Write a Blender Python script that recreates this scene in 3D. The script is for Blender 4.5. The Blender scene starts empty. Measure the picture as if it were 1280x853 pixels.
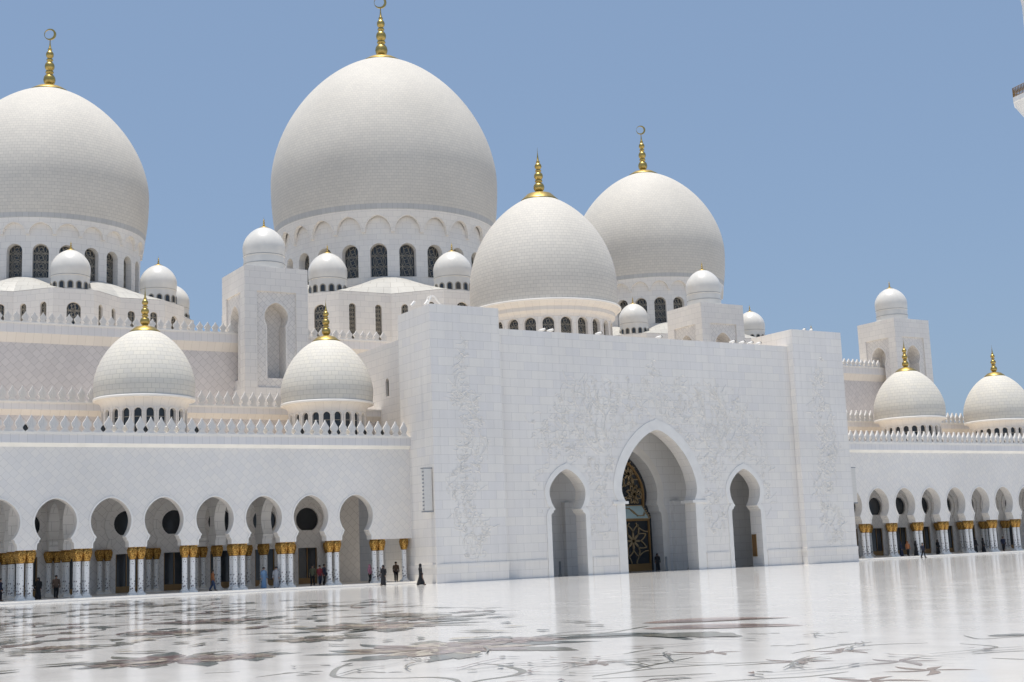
import bpy, math, random
from math import pi, sin, cos, radians
from mathutils import Vector, Matrix
R = random.Random(7)
S = bpy.context.scene
COL = S.collection

# ------------------------------------------------------------------ camera, sky, sun, exposure
CAM = Vector((-78.1013, -101.6873, 2.413))
AX = Vector((0.51523879, 0.84252957, 0.15707614)).normalized()
UP = Vector((-0.04842971, -0.15436144, 0.98682679)).normalized()
cd = bpy.data.cameras.new('camera'); cam = bpy.data.objects.new('camera', cd); COL.objects.link(cam)
RT = AX.cross(UP).normalized(); UP = RT.cross(AX)
cam.matrix_world = Matrix(((RT.x, UP.x, -AX.x, CAM.x), (RT.y, UP.y, -AX.y, CAM.y), (RT.z, UP.z, -AX.z, CAM.z), (0, 0, 0, 1)))
cd.sensor_fit = 'HORIZONTAL'; cd.angle = radians(42.295); cd.clip_start = .5; cd.clip_end = 6000
S.camera = cam

SUN_EL, SUN_AZ = 86.5, 169.0         # azimuth measured from +X towards +Y: high on the left, grazing along the facade
sd = Vector((cos(radians(SUN_EL))*cos(radians(SUN_AZ)), cos(radians(SUN_EL))*sin(radians(SUN_AZ)), sin(radians(SUN_EL))))
W = bpy.data.worlds.new('World'); S.world = W; W.use_nodes = True
nt = W.node_tree; bg = nt.nodes['Background']
sky = nt.nodes.new('ShaderNodeTexSky'); sky.sky_type = 'NISHITA'; sky.sun_disc = False
sky.sun_elevation = radians(SUN_EL); sky.sun_rotation = radians(90-SUN_AZ)
sky.altitude = 0; sky.air_density = 1.0; sky.dust_density = 2.2; sky.ozone_density = 2.0
hz = nt.nodes.new('ShaderNodeMix'); hz.data_type = 'RGBA'; hz.inputs['Factor'].default_value = .6; hz.inputs['B'].default_value = (1.98, 2.92, 4.42, 1)   # even summer haze
nt.links.new(sky.outputs[0], hz.inputs['A']); nt.links.new(hz.outputs['Result'], bg.inputs[0]); bg.inputs[1].default_value = .092
sl = bpy.data.lights.new('sun', 'SUN'); sl.energy = 3.4; sl.angle = radians(.53); sl.color = (1, .95, .87)
so = bpy.data.objects.new('sun', sl); COL.objects.link(so); so.location = (0, 0, 150)
so.rotation_euler = sd.to_track_quat('Z', 'Y').to_euler()
S.view_settings.view_transform = 'Standard'; S.view_settings.look = 'None'
S.view_settings.exposure = 0.5; S.view_settings.gamma = 1; S.view_settings.use_curve_mapping = False
S.cycles.use_denoising = True
S.cycles.max_bounces = 10; S.cycles.diffuse_bounces = 7; S.cycles.glossy_bounces = 4

# ------------------------------------------------------------------ materials
MAT = {}
def mat(name, col, rough=.5, metal=0., spec=.5):
    m = bpy.data.materials.new(name); m.use_nodes = True
    b = m.node_tree.nodes['Principled BSDF']
    b.inputs['Base Color'].default_value = (*col, 1); b.inputs['Roughness'].default_value = rough
    b.inputs['Metallic'].default_value = metal; b.inputs['Specular IOR Level'].default_value = spec
    MAT[name] = m
    return m, m.node_tree, b
def N(t, kind, **kw):
    n = t.nodes.new(kind)
    for k, v in kw.items():
        if k in n.inputs: n.inputs[k].default_value = v
        else: setattr(n, k, v)
    return n
def noise_mix(t, b, src, coord, scale, lo, hi, detail=3):
    """multiply a colour by a soft stain pattern"""
    n = N(t, 'ShaderNodeTexNoise', Scale=scale, Detail=detail); t.links.new(coord, n.inputs['Vector'])
    r = N(t, 'ShaderNodeMapRange'); r.inputs['From Min'].default_value = .3; r.inputs['From Max'].default_value = .7
    r.inputs['To Min'].default_value = lo; r.inputs['To Max'].default_value = hi
    t.links.new(n.outputs['Fac'], r.inputs['Value'])
    mx = N(t, 'ShaderNodeMix', data_type='RGBA', blend_type='MULTIPLY'); mx.inputs['Factor'].default_value = 1
    t.links.new(src, mx.inputs['A']); t.links.new(r.outputs[0], mx.inputs['B'])
    t.links.new(mx.outputs['Result'], b.inputs['Base Color'])
    return mx.outputs['Result']
def tile(name, c1, c2, mortar, bw, bh, rot=0, ms=.012, rough=.45, offset=.5, bump=.15, lo=.93, hi=1.03, streak=False):
    m, t, b = mat(name, c1, rough, 0, .18 if 'dome' in name else .3)
    tc = N(t, 'ShaderNodeTexCoord'); mp = N(t, 'ShaderNodeMapping'); mp.inputs['Rotation'].default_value = (0, 0, radians(rot))
    t.links.new(tc.outputs['UV'], mp.inputs['Vector'])
    br = N(t, 'ShaderNodeTexBrick', offset=offset, offset_frequency=2)
    br.inputs['Color1'].default_value = (*c1, 1); br.inputs['Color2'].default_value = (*c2, 1); br.inputs['Mortar'].default_value = (*mortar, 1)
    br.inputs['Scale'].default_value = 1; br.inputs['Mortar Size'].default_value = ms; br.inputs['Mortar Smooth'].default_value = .2
    br.inputs['Bias'].default_value = -.1; br.inputs['Brick Width'].default_value = bw; br.inputs['Row Height'].default_value = bh
    t.links.new(mp.outputs[0], br.inputs['Vector'])
    out = noise_mix(t, b, br.outputs['Color'], tc.outputs['Object'], .12, lo, hi, 5)
    if streak:
        mp2 = N(t, 'ShaderNodeMapping'); mp2.inputs['Scale'].default_value = (2.2, 2.2, .1)
        t.links.new(tc.outputs['Object'], mp2.inputs['Vector'])
        noise_mix(t, b, out, mp2.outputs[0], 1.0, .96, 1.02, 4)
    bp = N(t, 'ShaderNodeBump', Strength=bump, Distance=.02, invert=True)
    t.links.new(br.outputs['Fac'], bp.inputs['Height']); t.links.new(bp.outputs[0], b.inputs['Normal'])
    return m
WHT = (.86, .815, .75)
GRT = (.52, .50, .48)
tile('facade_marble', WHT, (.80, .765, .73), (.60, .57, .53), 1.55, .78, streak=True)
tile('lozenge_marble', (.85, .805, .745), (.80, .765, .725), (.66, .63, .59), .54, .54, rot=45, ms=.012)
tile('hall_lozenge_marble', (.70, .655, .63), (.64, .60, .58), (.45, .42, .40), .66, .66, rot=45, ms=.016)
tile('niche_lozenge_marble', (.76, .725, .68), (.69, .66, .63), (.49, .47, .44), .5, .5, rot=45, ms=.016)
tile('hall_marble', (.80, .765, .715), (.745, .715, .68), (.53, .51, .48), 1.1, .7)
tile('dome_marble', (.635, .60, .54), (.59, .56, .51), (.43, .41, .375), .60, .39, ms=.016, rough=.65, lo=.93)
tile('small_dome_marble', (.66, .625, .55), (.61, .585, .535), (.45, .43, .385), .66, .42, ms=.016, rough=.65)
tile('base_band_marble', (.50, .50, .495), (.46, .46, .455), (.36, .36, .35), .68, 3., ms=.02, rough=.6)
tile('cove_marble', (.745, .70, .645), (.715, .67, .62), (.55, .51, .46), .8, 3., ms=.012)  # warm bounce from the roofs tinted into the cove stone colour
tile('band_marble', (.78, .75, .725), (.73, .71, .70), (.54, .53, .51), .62, 3., ms=.012)
tile('roof_tile', (.50, .485, .45), (.45, .44, .41), (.34, .325, .30), 1.0, .8, ms=.02)
tile('porch_marble', (.84, .83, .81), (.80, .79, .775), (.58, .56, .54), 1.5, .8)
tile('inner_marble', (.80, .78, .75), (.76, .74, .715), (.40, .385, .37), 1.3, .8)
tile('inner_lozenge_marble', (.79, .765, .735), (.75, .725, .70), (.46, .44, .42), .62, .62, rot=45)
m, t, b = mat('terrace_roof', (.58, .50, .39), .8); tc = N(t, 'ShaderNodeTexCoord')
rgb = N(t, 'ShaderNodeRGB'); rgb.outputs[0].default_value = (.70, .625, .53, 1); noise_mix(t, b, rgb.outputs[0], tc.outputs['Object'], .4, .85, 1.1)
for nm, c, r in (('white_stone', (.83, .80, .75), .45), ('strip_stone', (.88, .85, .78), .5), ('glazed_white', (.67, .65, .61), .3), ('merlon_stone', (.68, .66, .63), .5), ('carved_stone', (.80, .765, .71), .6)):
    m, t, b = mat(nm, c, r); tc = N(t, 'ShaderNodeTexCoord'); rgb = N(t, 'ShaderNodeRGB'); rgb.outputs[0].default_value = (*c, 1)
    noise_mix(t, b, rgb.outputs[0], tc.outputs['Object'], .9, .93, 1.03, 4)
def gold(nm, c, r):
    m, t, b = mat(nm, c, r, 1.0); tc = N(t, 'ShaderNodeTexCoord'); rgb = N(t, 'ShaderNodeRGB'); rgb.outputs[0].default_value = (*c, 1)
    noise_mix(t, b, rgb.outputs[0], tc.outputs['Object'], 3., .8, 1.1, 4)
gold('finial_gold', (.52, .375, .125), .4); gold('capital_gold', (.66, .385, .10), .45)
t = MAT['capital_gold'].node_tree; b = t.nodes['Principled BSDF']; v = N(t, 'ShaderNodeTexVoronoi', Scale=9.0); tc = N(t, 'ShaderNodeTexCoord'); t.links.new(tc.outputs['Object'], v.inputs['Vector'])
crease_shade = N(t, 'ShaderNodeMix', data_type='RGBA'); crease_shade.inputs['A'].default_value = (.66, .40, .12, 1); crease_shade.inputs['B'].default_value = (.20, .10, .025, 1); mr = N(t, 'ShaderNodeMapRange'); mr.inputs['From Min'].default_value = .25; mr.inputs['From Max'].default_value = .75; t.links.new(v.outputs['Distance'], mr.inputs['Value']); t.links.new(mr.outputs[0], crease_shade.inputs['Factor']); t.links.new(crease_shade.outputs['Result'], b.inputs['Base Color'])  # crease shade painted as dark brown where the carved relief sinks
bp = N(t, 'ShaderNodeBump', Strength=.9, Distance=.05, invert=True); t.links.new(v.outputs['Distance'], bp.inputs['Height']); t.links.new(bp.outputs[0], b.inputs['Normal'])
mat('bronze_frame', (.26, .155, .06), .4, .3)
m, t, b = mat('dark_glass', (.03, .035, .042), .08); tc = N(t, 'ShaderNodeTexCoord')
n = N(t, 'ShaderNodeTexNoise', Scale=.8); t.links.new(tc.outputs['Object'], n.inputs['Vector'])
bp = N(t, 'ShaderNodeBump', Strength=.05); t.links.new(n.outputs[0], bp.inputs['Height']); t.links.new(bp.outputs[0], b.inputs['Normal'])
mat('canopy_glass', (.42, .55, .56), .1)
mat('lattice_stone', (.27, .245, .20), .5); mat('lattice_gold', (.34, .25, .14), .5, .2)
mat('black_paint', (.012, .012, .013), .4); mat('white_paint', (.82, .79, .74), .4); mat('grey_metal', (.32, .33, .34), .45, .5)
mat('speaker_face', (.70, .67, .62), .6); mat('wood', (.20, .11, .045), .5)
mat('skin', (.36, .21, .14), .6); mat('hair', (.02, .016, .013), .6)
for nm, c in (('cloth_black', (.012, .012, .015)), ('cloth_white', (.72, .72, .73)), ('cloth_blue', (.18, .30, .46)), ('cloth_orange', (.40, .15, .06)),
              ('cloth_red', (.22, .03, .04)), ('cloth_navy', (.018, .024, .05)), ('cloth_brown', (.13, .085, .06)), ('cloth_denim', (.06, .09, .16)),
              ('cloth_grey', (.35, .36, .38)), ('cloth_pink', (.55, .25, .33)), ('cloth_olive', (.12, .12, .07))):
    mat(nm, c, .85)
# columns: white marble with small inlaid blossoms of dark stone on the lower two thirds
m, t, b = mat('inlaid_marble', (.78, .775, .76), .3); tc = N(t, 'ShaderNodeTexCoord'); mp = N(t, 'ShaderNodeMapping')
mp.inputs['Scale'].default_value = (6.4, 5.2, 1); t.links.new(tc.outputs['UV'], mp.inputs['Vector'])
v = N(t, 'ShaderNodeTexVoronoi', Scale=1.0, Randomness=.55); t.links.new(mp.outputs[0], v.inputs['Vector'])
sp = N(t, 'ShaderNodeSeparateXYZ'); t.links.new(tc.outputs['UV'], sp.inputs[0])
th = N(t, 'ShaderNodeMapRange'); th.inputs['From Min'].default_value = .6; th.inputs['From Max'].default_value = 2.2
th.inputs['To Min'].default_value = .37; th.inputs['To Max'].default_value = .24; t.links.new(sp.outputs['Y'], th.inputs['Value'])
lt = N(t, 'ShaderNodeMath', operation='LESS_THAN'); t.links.new(v.outputs['Distance'], lt.inputs[0]); t.links.new(th.outputs[0], lt.inputs[1])
mx = N(t, 'ShaderNodeMix', data_type='RGBA'); mx.inputs['A'].default_value = (.78, .775, .76, 1); mx.inputs['B'].default_value = (.10, .09, .10, 1)
t.links.new(lt.outputs[0], mx.inputs['Factor']); t.links.new(mx.outputs['Result'], b.inputs['Base Color'])
# floor
def floor_mat(nm, c, vein=.06, rough=.115):
    m, t, b = mat(nm, c, rough); tc = N(t, 'ShaderNodeTexCoord')
    br = N(t, 'ShaderNodeTexBrick', offset=.5)
    k = .955
    br.inputs['Color1'].default_value = (*c, 1); br.inputs['Color2'].default_value = (c[0]*k, c[1]*k, c[2]*k, 1); br.inputs['Mortar'].default_value = (c[0]*.88, c[1]*.88, c[2]*.88, 1)
    br.inputs['Scale'].default_value = 1; br.inputs['Brick Width'].default_value = 1.2; br.inputs['Row Height'].default_value = 1.2; br.inputs['Mortar Size'].default_value = .006
    t.links.new(tc.outputs['Object'], br.inputs['Vector'])
    noise_mix(t, b, br.outputs['Color'], tc.outputs['Object'], .5, 1-vein, 1+vein, 6)
    n1 = N(t, 'ShaderNodeTexNoise', Scale=.55, Detail=3); t.links.new(tc.outputs['Object'], n1.inputs['Vector'])
    rr = N(t, 'ShaderNodeMapRange'); rr.inputs['To Min'].default_value = rough*.7; rr.inputs['To Max'].default_value = rough*1.35
    t.links.new(n1.outputs[0], rr.inputs['Value']); t.links.new(rr.outputs[0], b.inputs['Roughness'])
    # slabs are not perfectly level: every slab tilts the reflection a little
    wn = N(t, 'ShaderNodeTexWhiteNoise', noise_dimensions='2D'); sc = N(t, 'ShaderNodeVectorMath', operation='SCALE'); sc.inputs['Scale'].default_value = 1/1.2
    fl = N(t, 'ShaderNodeVectorMath', operation='FLOOR'); t.links.new(tc.outputs['Object'], sc.inputs[0]); t.links.new(sc.outputs[0], fl.inputs[0]); t.links.new(fl.outputs[0], wn.inputs['Vector'])
    sub = N(t, 'ShaderNodeVectorMath', operation='SUBTRACT'); sub.inputs[1].default_value = (.5, .5, .5); t.links.new(wn.outputs['Color'], sub.inputs[0])
    s2 = N(t, 'ShaderNodeVectorMath', operation='MULTIPLY'); s2.inputs[1].default_value = (.005, .005, 0); t.links.new(sub.outputs[0], s2.inputs[0])
    ge = N(t, 'ShaderNodeNewGeometry'); ad = N(t, 'ShaderNodeVectorMath', operation='ADD'); t.links.new(ge.outputs['Normal'], ad.inputs[0]); t.links.new(s2.outputs[0], ad.inputs[1])
    no = N(t, 'ShaderNodeVectorMath', operation='NORMALIZE'); t.links.new(ad.outputs[0], no.inputs[0]); t.links.new(no.outputs[0], b.inputs['Normal'])
    return m
FLOOR_C = (.64, .625, .605)
floor_mat('floor_marble', FLOOR_C)
INLAY = [('inlay_green', (.10, .12, .12)), ('inlay_maroon', (.15, .085, .08)), ('inlay_mauve', (.24, .19, .19)), ('inlay_cream', (.50, .44, .34)), ('inlay_olive', (.16, .16, .135)), ('inlay_brown', (.19, .125, .10)), ('inlay_rose', (.40, .30, .27))]
for nm, c in INLAY: floor_mat(nm, c, .12, .11)

# ------------------------------------------------------------------ mesh helpers
class MB:
    def __init__(s): s.v = []; s.f = []; s.uv = []; s.mi = []; s.m = 0
    def face(s, pts, uv=None):
        i = len(s.v); s.v += [tuple(p) for p in pts]; s.f.append(tuple(range(i, i+len(pts)))); s.mi.append(s.m)
        if uv is None:
            a, b_, c = Vector(pts[0]), Vector(pts[1]), Vector(pts[2]); n = (b_-a).cross(c-a)
            if n.length < 1e-9 and len(pts) > 3: n = (c-a).cross(Vector(pts[3])-a)
            if abs(n.z) > max(abs(n.x), abs(n.y)): uv = [(p[0], p[1]) for p in pts]
            else:
                h = Vector((n.x, n.y, 0)); tdir = Vector((-h.y, h.x)).normalized() if h.length > 1e-9 else Vector((1, 0))
                uv = [(p[0]*tdir.x+p[1]*tdir.y, p[2]) for p in pts]
        s.uv.append(uv)
    def box(s, x0, x1, y0, y1, z0, z1, skip=''):
        p = [(x0, y0, z0), (x1, y0, z0), (x1, y1, z0), (x0, y1, z0), (x0, y0, z1), (x1, y0, z1), (x1, y1, z1), (x0, y1, z1)]
        for k, q in (('f', (0, 1, 5, 4)), ('r', (1, 2, 6, 5)), ('b', (2, 3, 7, 6)), ('l', (3, 0, 4, 7)), ('t', (4, 5, 6, 7)), ('u', (3, 2, 1, 0))):
            if k not in skip: s.face([p[i] for i in q])
    def lathe(s, prof, n=48, c=(0, 0), a0=0., a1=2*pi, mod=None, capb=False, capt=False):
        full = abs(a1-a0-2*pi) < 1e-6; base = len(s.v); k = len(prof); m = n if full else n+1
        rmax = max(p[0] for p in prof); L = [0]
        for i in range(1, k): L.append(L[-1]+math.hypot(prof[i][0]-prof[i-1][0], prof[i][1]-prof[i-1][1]))
        for i in range(k):
            for j in range(m):
                a = a0+(a1-a0)*j/n; r = prof[i][0]*(mod(a, i/(k-1)) if mod else 1)
                s.v.append((c[0]+r*cos(a), c[1]+r*sin(a), prof[i][1]))
        for i in range(k-1):
            for j in range(n):
                j2 = (j+1) % m
                s.f.append((base+i*m+j, base+i*m+j2, base+(i+1)*m+j2, base+(i+1)*m+j)); s.mi.append(s.m)
                u0, u1 = (a1-a0)*j/n*rmax, (a1-a0)*(j+1)/n*rmax
                s.uv.append([(u0, L[i]), (u1, L[i]), (u1, L[i+1]), (u0, L[i+1])])
        for flag, i in ((capb, 0), (capt, k-1)):
            if flag and full:
                q = [base+i*m+j for j in range(m)]
                if i == 0: q.reverse()
                s.f.append(tuple(q)); s.mi.append(s.m); s.uv.append([(s.v[w][0], s.v[w][1]) for w in q])
    def tube(s, pts, rad, n=6, closed=False):
        pts = [Vector(p) for p in pts]; k = len(pts); base = len(s.v)
        rr = rad if isinstance(rad, (list, tuple)) else [rad]*k
        for i in range(k):
            a = pts[(i-1) % k] if closed or i > 0 else pts[i]; c = pts[(i+1) % k] if closed or i < k-1 else pts[i]
            d = (c-a).normalized(); u = d.cross(Vector((.13, .31, .94))).normalized(); w = d.cross(u)
            for j in range(n): s.v.append(tuple(pts[i]+rr[i]*(u*cos(2*pi*j/n)+w*sin(2*pi*j/n))))
        for i in range(k if closed else k-1):
            i2 = (i+1) % k
            for j in range(n):
                j2 = (j+1) % n; s.f.append((base+i*n+j, base+i*n+j2, base+i2*n+j2, base+i2*n+j)); s.mi.append(s.m); s.uv.append([(0, 0), (.1, 0), (.1, .1), (0, .1)])
        if not closed:
            for i, rev in ((0, True), (k-1, False)):
                q = [base+i*n+j for j in range(n)]
                if rev: q.reverse()
                s.f.append(tuple(q)); s.mi.append(s.m); s.uv.append([(0, 0)]*n)
    def prism(s, outline, f, d0, d1):
        """closed 2D outline (x, z), counter-clockwise seen from the front, extruded in depth"""
        s.face([f(x, d0, z) for x, z in outline], [(x, z) for x, z in outline])
        s.face([f(x, d1, z) for x, z in reversed(outline)], [(x, z) for x, z in reversed(outline)])
        k = len(outline)
        for i in range(k):
            (x0, z0), (x1, z1) = outline[i], outline[(i+1) % k]
            s.face([f(x1, d0, z1), f(x0, d0, z0), f(x0, d1, z0), f(x1, d1, z1)], [(0, z1), (0, z0), (d1-d0, z0), (d1-d0, z1)])
    def data(s, name, mats, smooth=False):
        me = bpy.data.meshes.new(name); me.from_pydata(s.v, [], s.f)
        for mm in (mats if isinstance(mats, (list, tuple)) else [mats]): me.materials.append(MAT[mm])
        ul = me.uv_layers.new(name='UVMap'); k = 0
        flat = [c for fuv in s.uv for p in fuv for c in p]
        ul.data.foreach_set('uv', flat)
        me.polygons.foreach_set('material_index', s.mi)
        if smooth: me.polygons.foreach_set('use_smooth', [True]*len(s.f))
        me.validate(); me.update()
        return me
    def obj(s, name, mats, parent=None, smooth=False):
        return link(name, s.data(name, mats, smooth), parent)
def link(name, data, parent=None, loc=None, rz=0):
    o = bpy.data.objects.new(name, data); COL.objects.link(o)
    if parent: o.parent = parent
    if loc is not None: o.location = loc
    if rz: o.rotation_euler = (0, 0, rz)
    return o
def tag(o, label=None, cat=None, group=None, kind=None):
    if label: o['label'] = label
    if cat: o['category'] = cat
    if group: o['group'] = group
    if kind: o['kind'] = kind
    return o
def thing(name, label, cat, loc=(0, 0, 0), rz=0, group=None):
    o = link(name, None, None, loc, rz); o.empty_display_size = .5
    return tag(o, label, cat, group, 'thing')
def copy_tree(src, parent=None):
    c = src.copy(); COL.objects.link(c); c.parent = parent
    for ch in list(src.children): copy_tree(ch, c)
    return c

# ------------------------------------------------------------------ arches
def dedupe(p):
    o = [p[0]]
    for q in p[1:]:
        if math.hypot(q[0]-o[-1][0], q[1]-o[-1][1]) > 1e-4: o.append(q)
    return o
def horseshoe(a, zw, zap, an, zn, ai, zi, z0, n=18, pw=1.8, q=.62, scallop=True):
    """right half listed bottom-up, mirrored; wide half-width a at zw, apex zap, neck an at zn, jamb ai from zi down to z0"""
    r = [(ai, z0)]
    if zi > z0+.001: r.append((ai, zi))
    if scallop:
        st = 2
        for k in range(st):
            xa, za = ai+(an-ai)*k/st, zi+(zn-zi)*k/st; xb, zb = ai+(an-ai)*(k+1)/st, zi+(zn-zi)*(k+1)/st
            for j in range(1, 5):
                t_ = j/4*pi/2; r.append((xa+(xb-xa)*(1-cos(t_)), za+(zb-za)*sin(t_)))
    else: r.append((an, zn))
    k = 1-(an/a)**2
    for j in range(1, n//2+1):
        s_ = 1-j/(n//2); r.append((a*math.sqrt(max(0, 1-k*s_*s_)), zw-(zw-zn)*s_))
    for j in range(1, n+1):
        t_ = j/n; t_ = 1-(1-t_)**1.5; r.append((a*max(0, 1-t_**pw)**q, zw+(zap-zw)*t_))
    r[-1] = (0, zap); r = dedupe(r)
    return [(-x, z) for x, z in r[:-1]]+[(0, zap)]+[(x, z) for x, z in reversed(r[:-1])]
def roundarch(a, z0, zs, zap=None, n=10):
    zap = zap or zs+a
    r = [(a, z0), (a, zs)]+[(a*cos(pi/2*j/n), zs+(zap-zs)*sin(pi/2*j/n)) for j in range(1, n)]+[(0, zap)]
    return [(-x, z) for x, z in r[:-1]]+[(0, zap)]+[(x, z) for x, z in reversed(r[:-1])]
def arch_panel(mb, f, x0, x1, zb, zt, ol, zc, depth=0, u0=0., rm=None, back=False, xm=None, sill=True):
    """wall panel between x0..x1, zb..zt with the opening ol (outline around x=xm), faces outward at depth 0"""
    xm = (x0+x1)/2 if xm is None else xm
    zs = ol[0][1]; P_ = [(x+xm, z) for x, z in ol]
    ac = [math.atan2(zt-zc, x-xm) for x in (x1, x0)]
    pts = []
    for i, p in enumerate(P_):          # put an outline point exactly on the rays to the two upper corners
        if i:
            q = P_[i-1]
            for a_ in ac:
                d = (cos(a_), sin(a_)); c0 = (q[0]-xm)*d[1]-(q[1]-zc)*d[0]; c1 = (p[0]-xm)*d[1]-(p[1]-zc)*d[0]
                t_ = c0/(c0-c1) if abs(c0-c1) > 1e-12 else 0
                if c0*c1 < -1e-12 and q[1]+(p[1]-q[1])*t_ > zc+1e-6: pts.append((q[0]+(p[0]-q[0])*t_, q[1]+(p[1]-q[1])*t_))
        pts.append(p)
    out = []
    for i, (x, z) in enumerate(pts):
        left = x < xm if abs(x-xm) > 1e-6 else i < len(pts)/2
        if z <= zc+1e-6: out.append((x0 if left else x1, z))
        else:
            dx, dz = x-xm, z-zc; t_ = (zt-zc)/dz
            if dx > 1e-9: t_ = min(t_, (x1-xm)/dx)
            elif dx < -1e-9: t_ = min(t_, (x0-xm)/dx)
            out.append((xm+dx*t_, zc+dz*t_))
    def emit(dep, flip):
        for i in range(len(pts)-1):
            q = [out[i], pts[i], pts[i+1], out[i+1]]
            if not flip: q = q[::-1]
            q = dedupe(q)
            if len(q) > 3 and math.hypot(q[0][0]-q[-1][0], q[0][1]-q[-1][1]) < 1e-4: q = q[:-1]
            if len(q) < 3: continue
            mb.face([f(x, dep, z) for x, z in q], [(x+u0, z) for x, z in q])
        if zs > zb+1e-4:
            q = [(x0, zb), (x1, zb), (x1, zs), (xm+ol[-1][0], zs), (xm+ol[0][0], zs), (x0, zs)]
            if flip: q = q[::-1]
            mb.face([f(x, dep, z) for x, z in q], [(x+u0, z) for x, z in q])
    emit(0, False)
    if back: emit(depth, True)
    if depth:
        m0 = mb.m
        if rm is not None: mb.m = rm
        L = 0
        for i in range(len(P_)-1):
            (xa, za), (xb, zb_) = P_[i], P_[i+1]; l = math.hypot(xb-xa, zb_-za)
            mb.face([f(xa, 0, za), f(xb, 0, zb_), f(xb, depth, zb_), f(xa, depth, za)], [(0, L), (0, L+l), (depth, L+l), (depth, L)]); L += l
        if zs > zb+1e-4 and sill:
            xa, xb = P_[0][0], P_[-1][0]
            mb.face([f(xb, 0, zs), f(xa, 0, zs), f(xa, depth, zs), f(xb, depth, zs)])
        mb.m = m0
def offset_ol(ol, w):
    """outline grown outwards by w; folds at the sharp shoulders are opened out"""
    n = len(ol); mid = n//2; o = []
    for i in range(n):
        a, c = ol[max(i-2, 0)], ol[min(i+2, n-1)]; dx, dz = c[0]-a[0], c[1]-a[1]; l = math.hypot(dx, dz) or 1
        if i in (0, n-1): p = (ol[i][0]+(-w if ol[i][0] < 0 else w), ol[i][1])
        elif i == mid: p = (0, ol[i][1]+w*1.15)
        else: p = (ol[i][0]-dz/l*w, ol[i][1]+dx/l*w)
        o.append(p)
    for rng in (range(1, mid), range(n-2, mid, -1)):
        z = ol[0][1]
        for i in rng:
            sg = -1 if i < mid else 1
            z = max(z, o[i][1], ol[i][1] if ol[i][1] < ol[mid][1]*.6 else -9)
            o[i] = (sg*max(abs(o[i][0]), abs(ol[i][0])+.2*w if ol[i][1] < ol[mid][1]*.6 else 0), min(z, o[mid][1]-.001))
    return o
def arch_band(mb, f, ol, w, proud):
    """flat moulding round an opening, standing proud of the wall"""
    oo = offset_ol(ol, w)
    ii = offset_ol(ol, .003)
    for i in range(len(ol)-1):
        a, b_, c, d = ii[i], ii[i+1], oo[i+1], oo[i]
        mb.face([f(d[0], -proud, d[1]), f(a[0], -proud, a[1]), f(b_[0], -proud, b_[1]), f(c[0], -proud, c[1])][::-1])
        mb.face([f(d[0], -proud, d[1]), f(c[0], -proud, c[1]), f(c[0], .05, c[1]), f(d[0], .05, d[1])])
        mb.face([f(b_[0], -proud, b_[1]), f(a[0], -proud, a[1]), f(a[0], .05, a[1]), f(b_[0], .05, b_[1])])
def flat(origin, ang):
    """wall frame: x along the wall, depth into it; ang = direction of x"""
    ox, oy = origin; ux, uy = cos(ang), sin(ang)
    return lambda x, d, z: (ox+ux*x-uy*d, oy+uy*x+ux*d, z)
def ring(c, rfun, n, k):
    """frame of bay k of a drum of n bays: x arc length, depth inward"""
    a_k = 2*pi*k/n
    def f(x, d, z):
        r0 = rfun(z); a = a_k+x/rfun(None); r = r0-d
        return (c[0]+r*cos(a), c[1]+r*sin(a), z)
    return f

def lattice_mesh(name, a, z0, zs, zap, cell, bw, mt, depth=.06):
    """window tracery: interlaced arcs and eight-pointed stars clipped to the round-headed window"""
    mb = MB(); fl = lambda x, d, z: (x, d, z)
    def inside(x, z):
        if z < z0 or abs(x) > a: return False
        return z <= zs or (x/a)**2+((z-zs)/(zap-zs))**2 <= 1
    def strip(p0, p1, w=bw):
        if not (inside(*p0) and inside(*p1)): return
        dx, dz = p1[0]-p0[0], p1[1]-p0[1]; l = math.hypot(dx, dz)
        if l < 1e-5: return
        nx, nz = -dz/l*w/2, dx/l*w/2
        q = [(p0[0]-nx, p0[1]-nz), (p1[0]-nx, p1[1]-nz), (p1[0]+nx, p1[1]+nz), (p0[0]+nx, p0[1]+nz)]
        mb.face([(x, -depth, z) for x, z in q]); 
        mb.face([(q[3][0], -depth, q[3][1]), (q[2][0], -depth, q[2][1]), (q[2][0], 0, q[2][1]), (q[3][0], 0, q[3][1])])
        mb.face([(q[1][0], -depth, q[1][1]), (q[0][0], -depth, q[0][1]), (q[0][0], 0, q[0][1]), (q[1][0], 0, q[1][1])])
    def poly(pts, w=bw):
        for i in range(len(pts)-1):
            k = 3
            for j in range(k):
                A = [pts[i][c]+(pts[i+1][c]-pts[i][c])*j/k for c in (0, 1)]; B = [pts[i][c]+(pts[i+1][c]-pts[i][c])*(j+1)/k for c in (0, 1)]
                strip(A, B, w)
    h = zap-z0; nz = max(1, round(h/cell)); cz = h/nz
    for i in range(nz+1):
        zc = zap-cz*(i+.5)
        for xs in (-a, 0, a):
            poly([(xs+cell*.62*cos(2*pi*j/16), zc+cz*.62*sin(2*pi*j/16)) for j in range(17)])
        poly([(cell*.34*cos(2*pi*j/8+.39)*(1 if j % 2 else .55), zc+cz*.34*sin(2*pi*j/8+.39)*(1 if j % 2 else .55)) for j in range(9)])
        if i: poly([(-a, zap-cz*i), (a, zap-cz*i)], bw*.8)
    for xs in (-a*.5, a*.5): poly([(xs, z0), (xs, zap)], bw*.8)
    edge = [(-a+bw*.5, z0), (-a+bw*.5, zs)]+[((a-bw*.5)*-cos(pi*j/20), zs+(zap-zs-bw*.5)*sin(pi*j/20)) for j in range(1, 20)]+[(a-bw*.5, zs), (a-bw*.5, z0)]
    poly([(x*.999, z-1e-4 if z > zs else z) for x, z in edge])
    return mb.data(name, mt)
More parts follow.
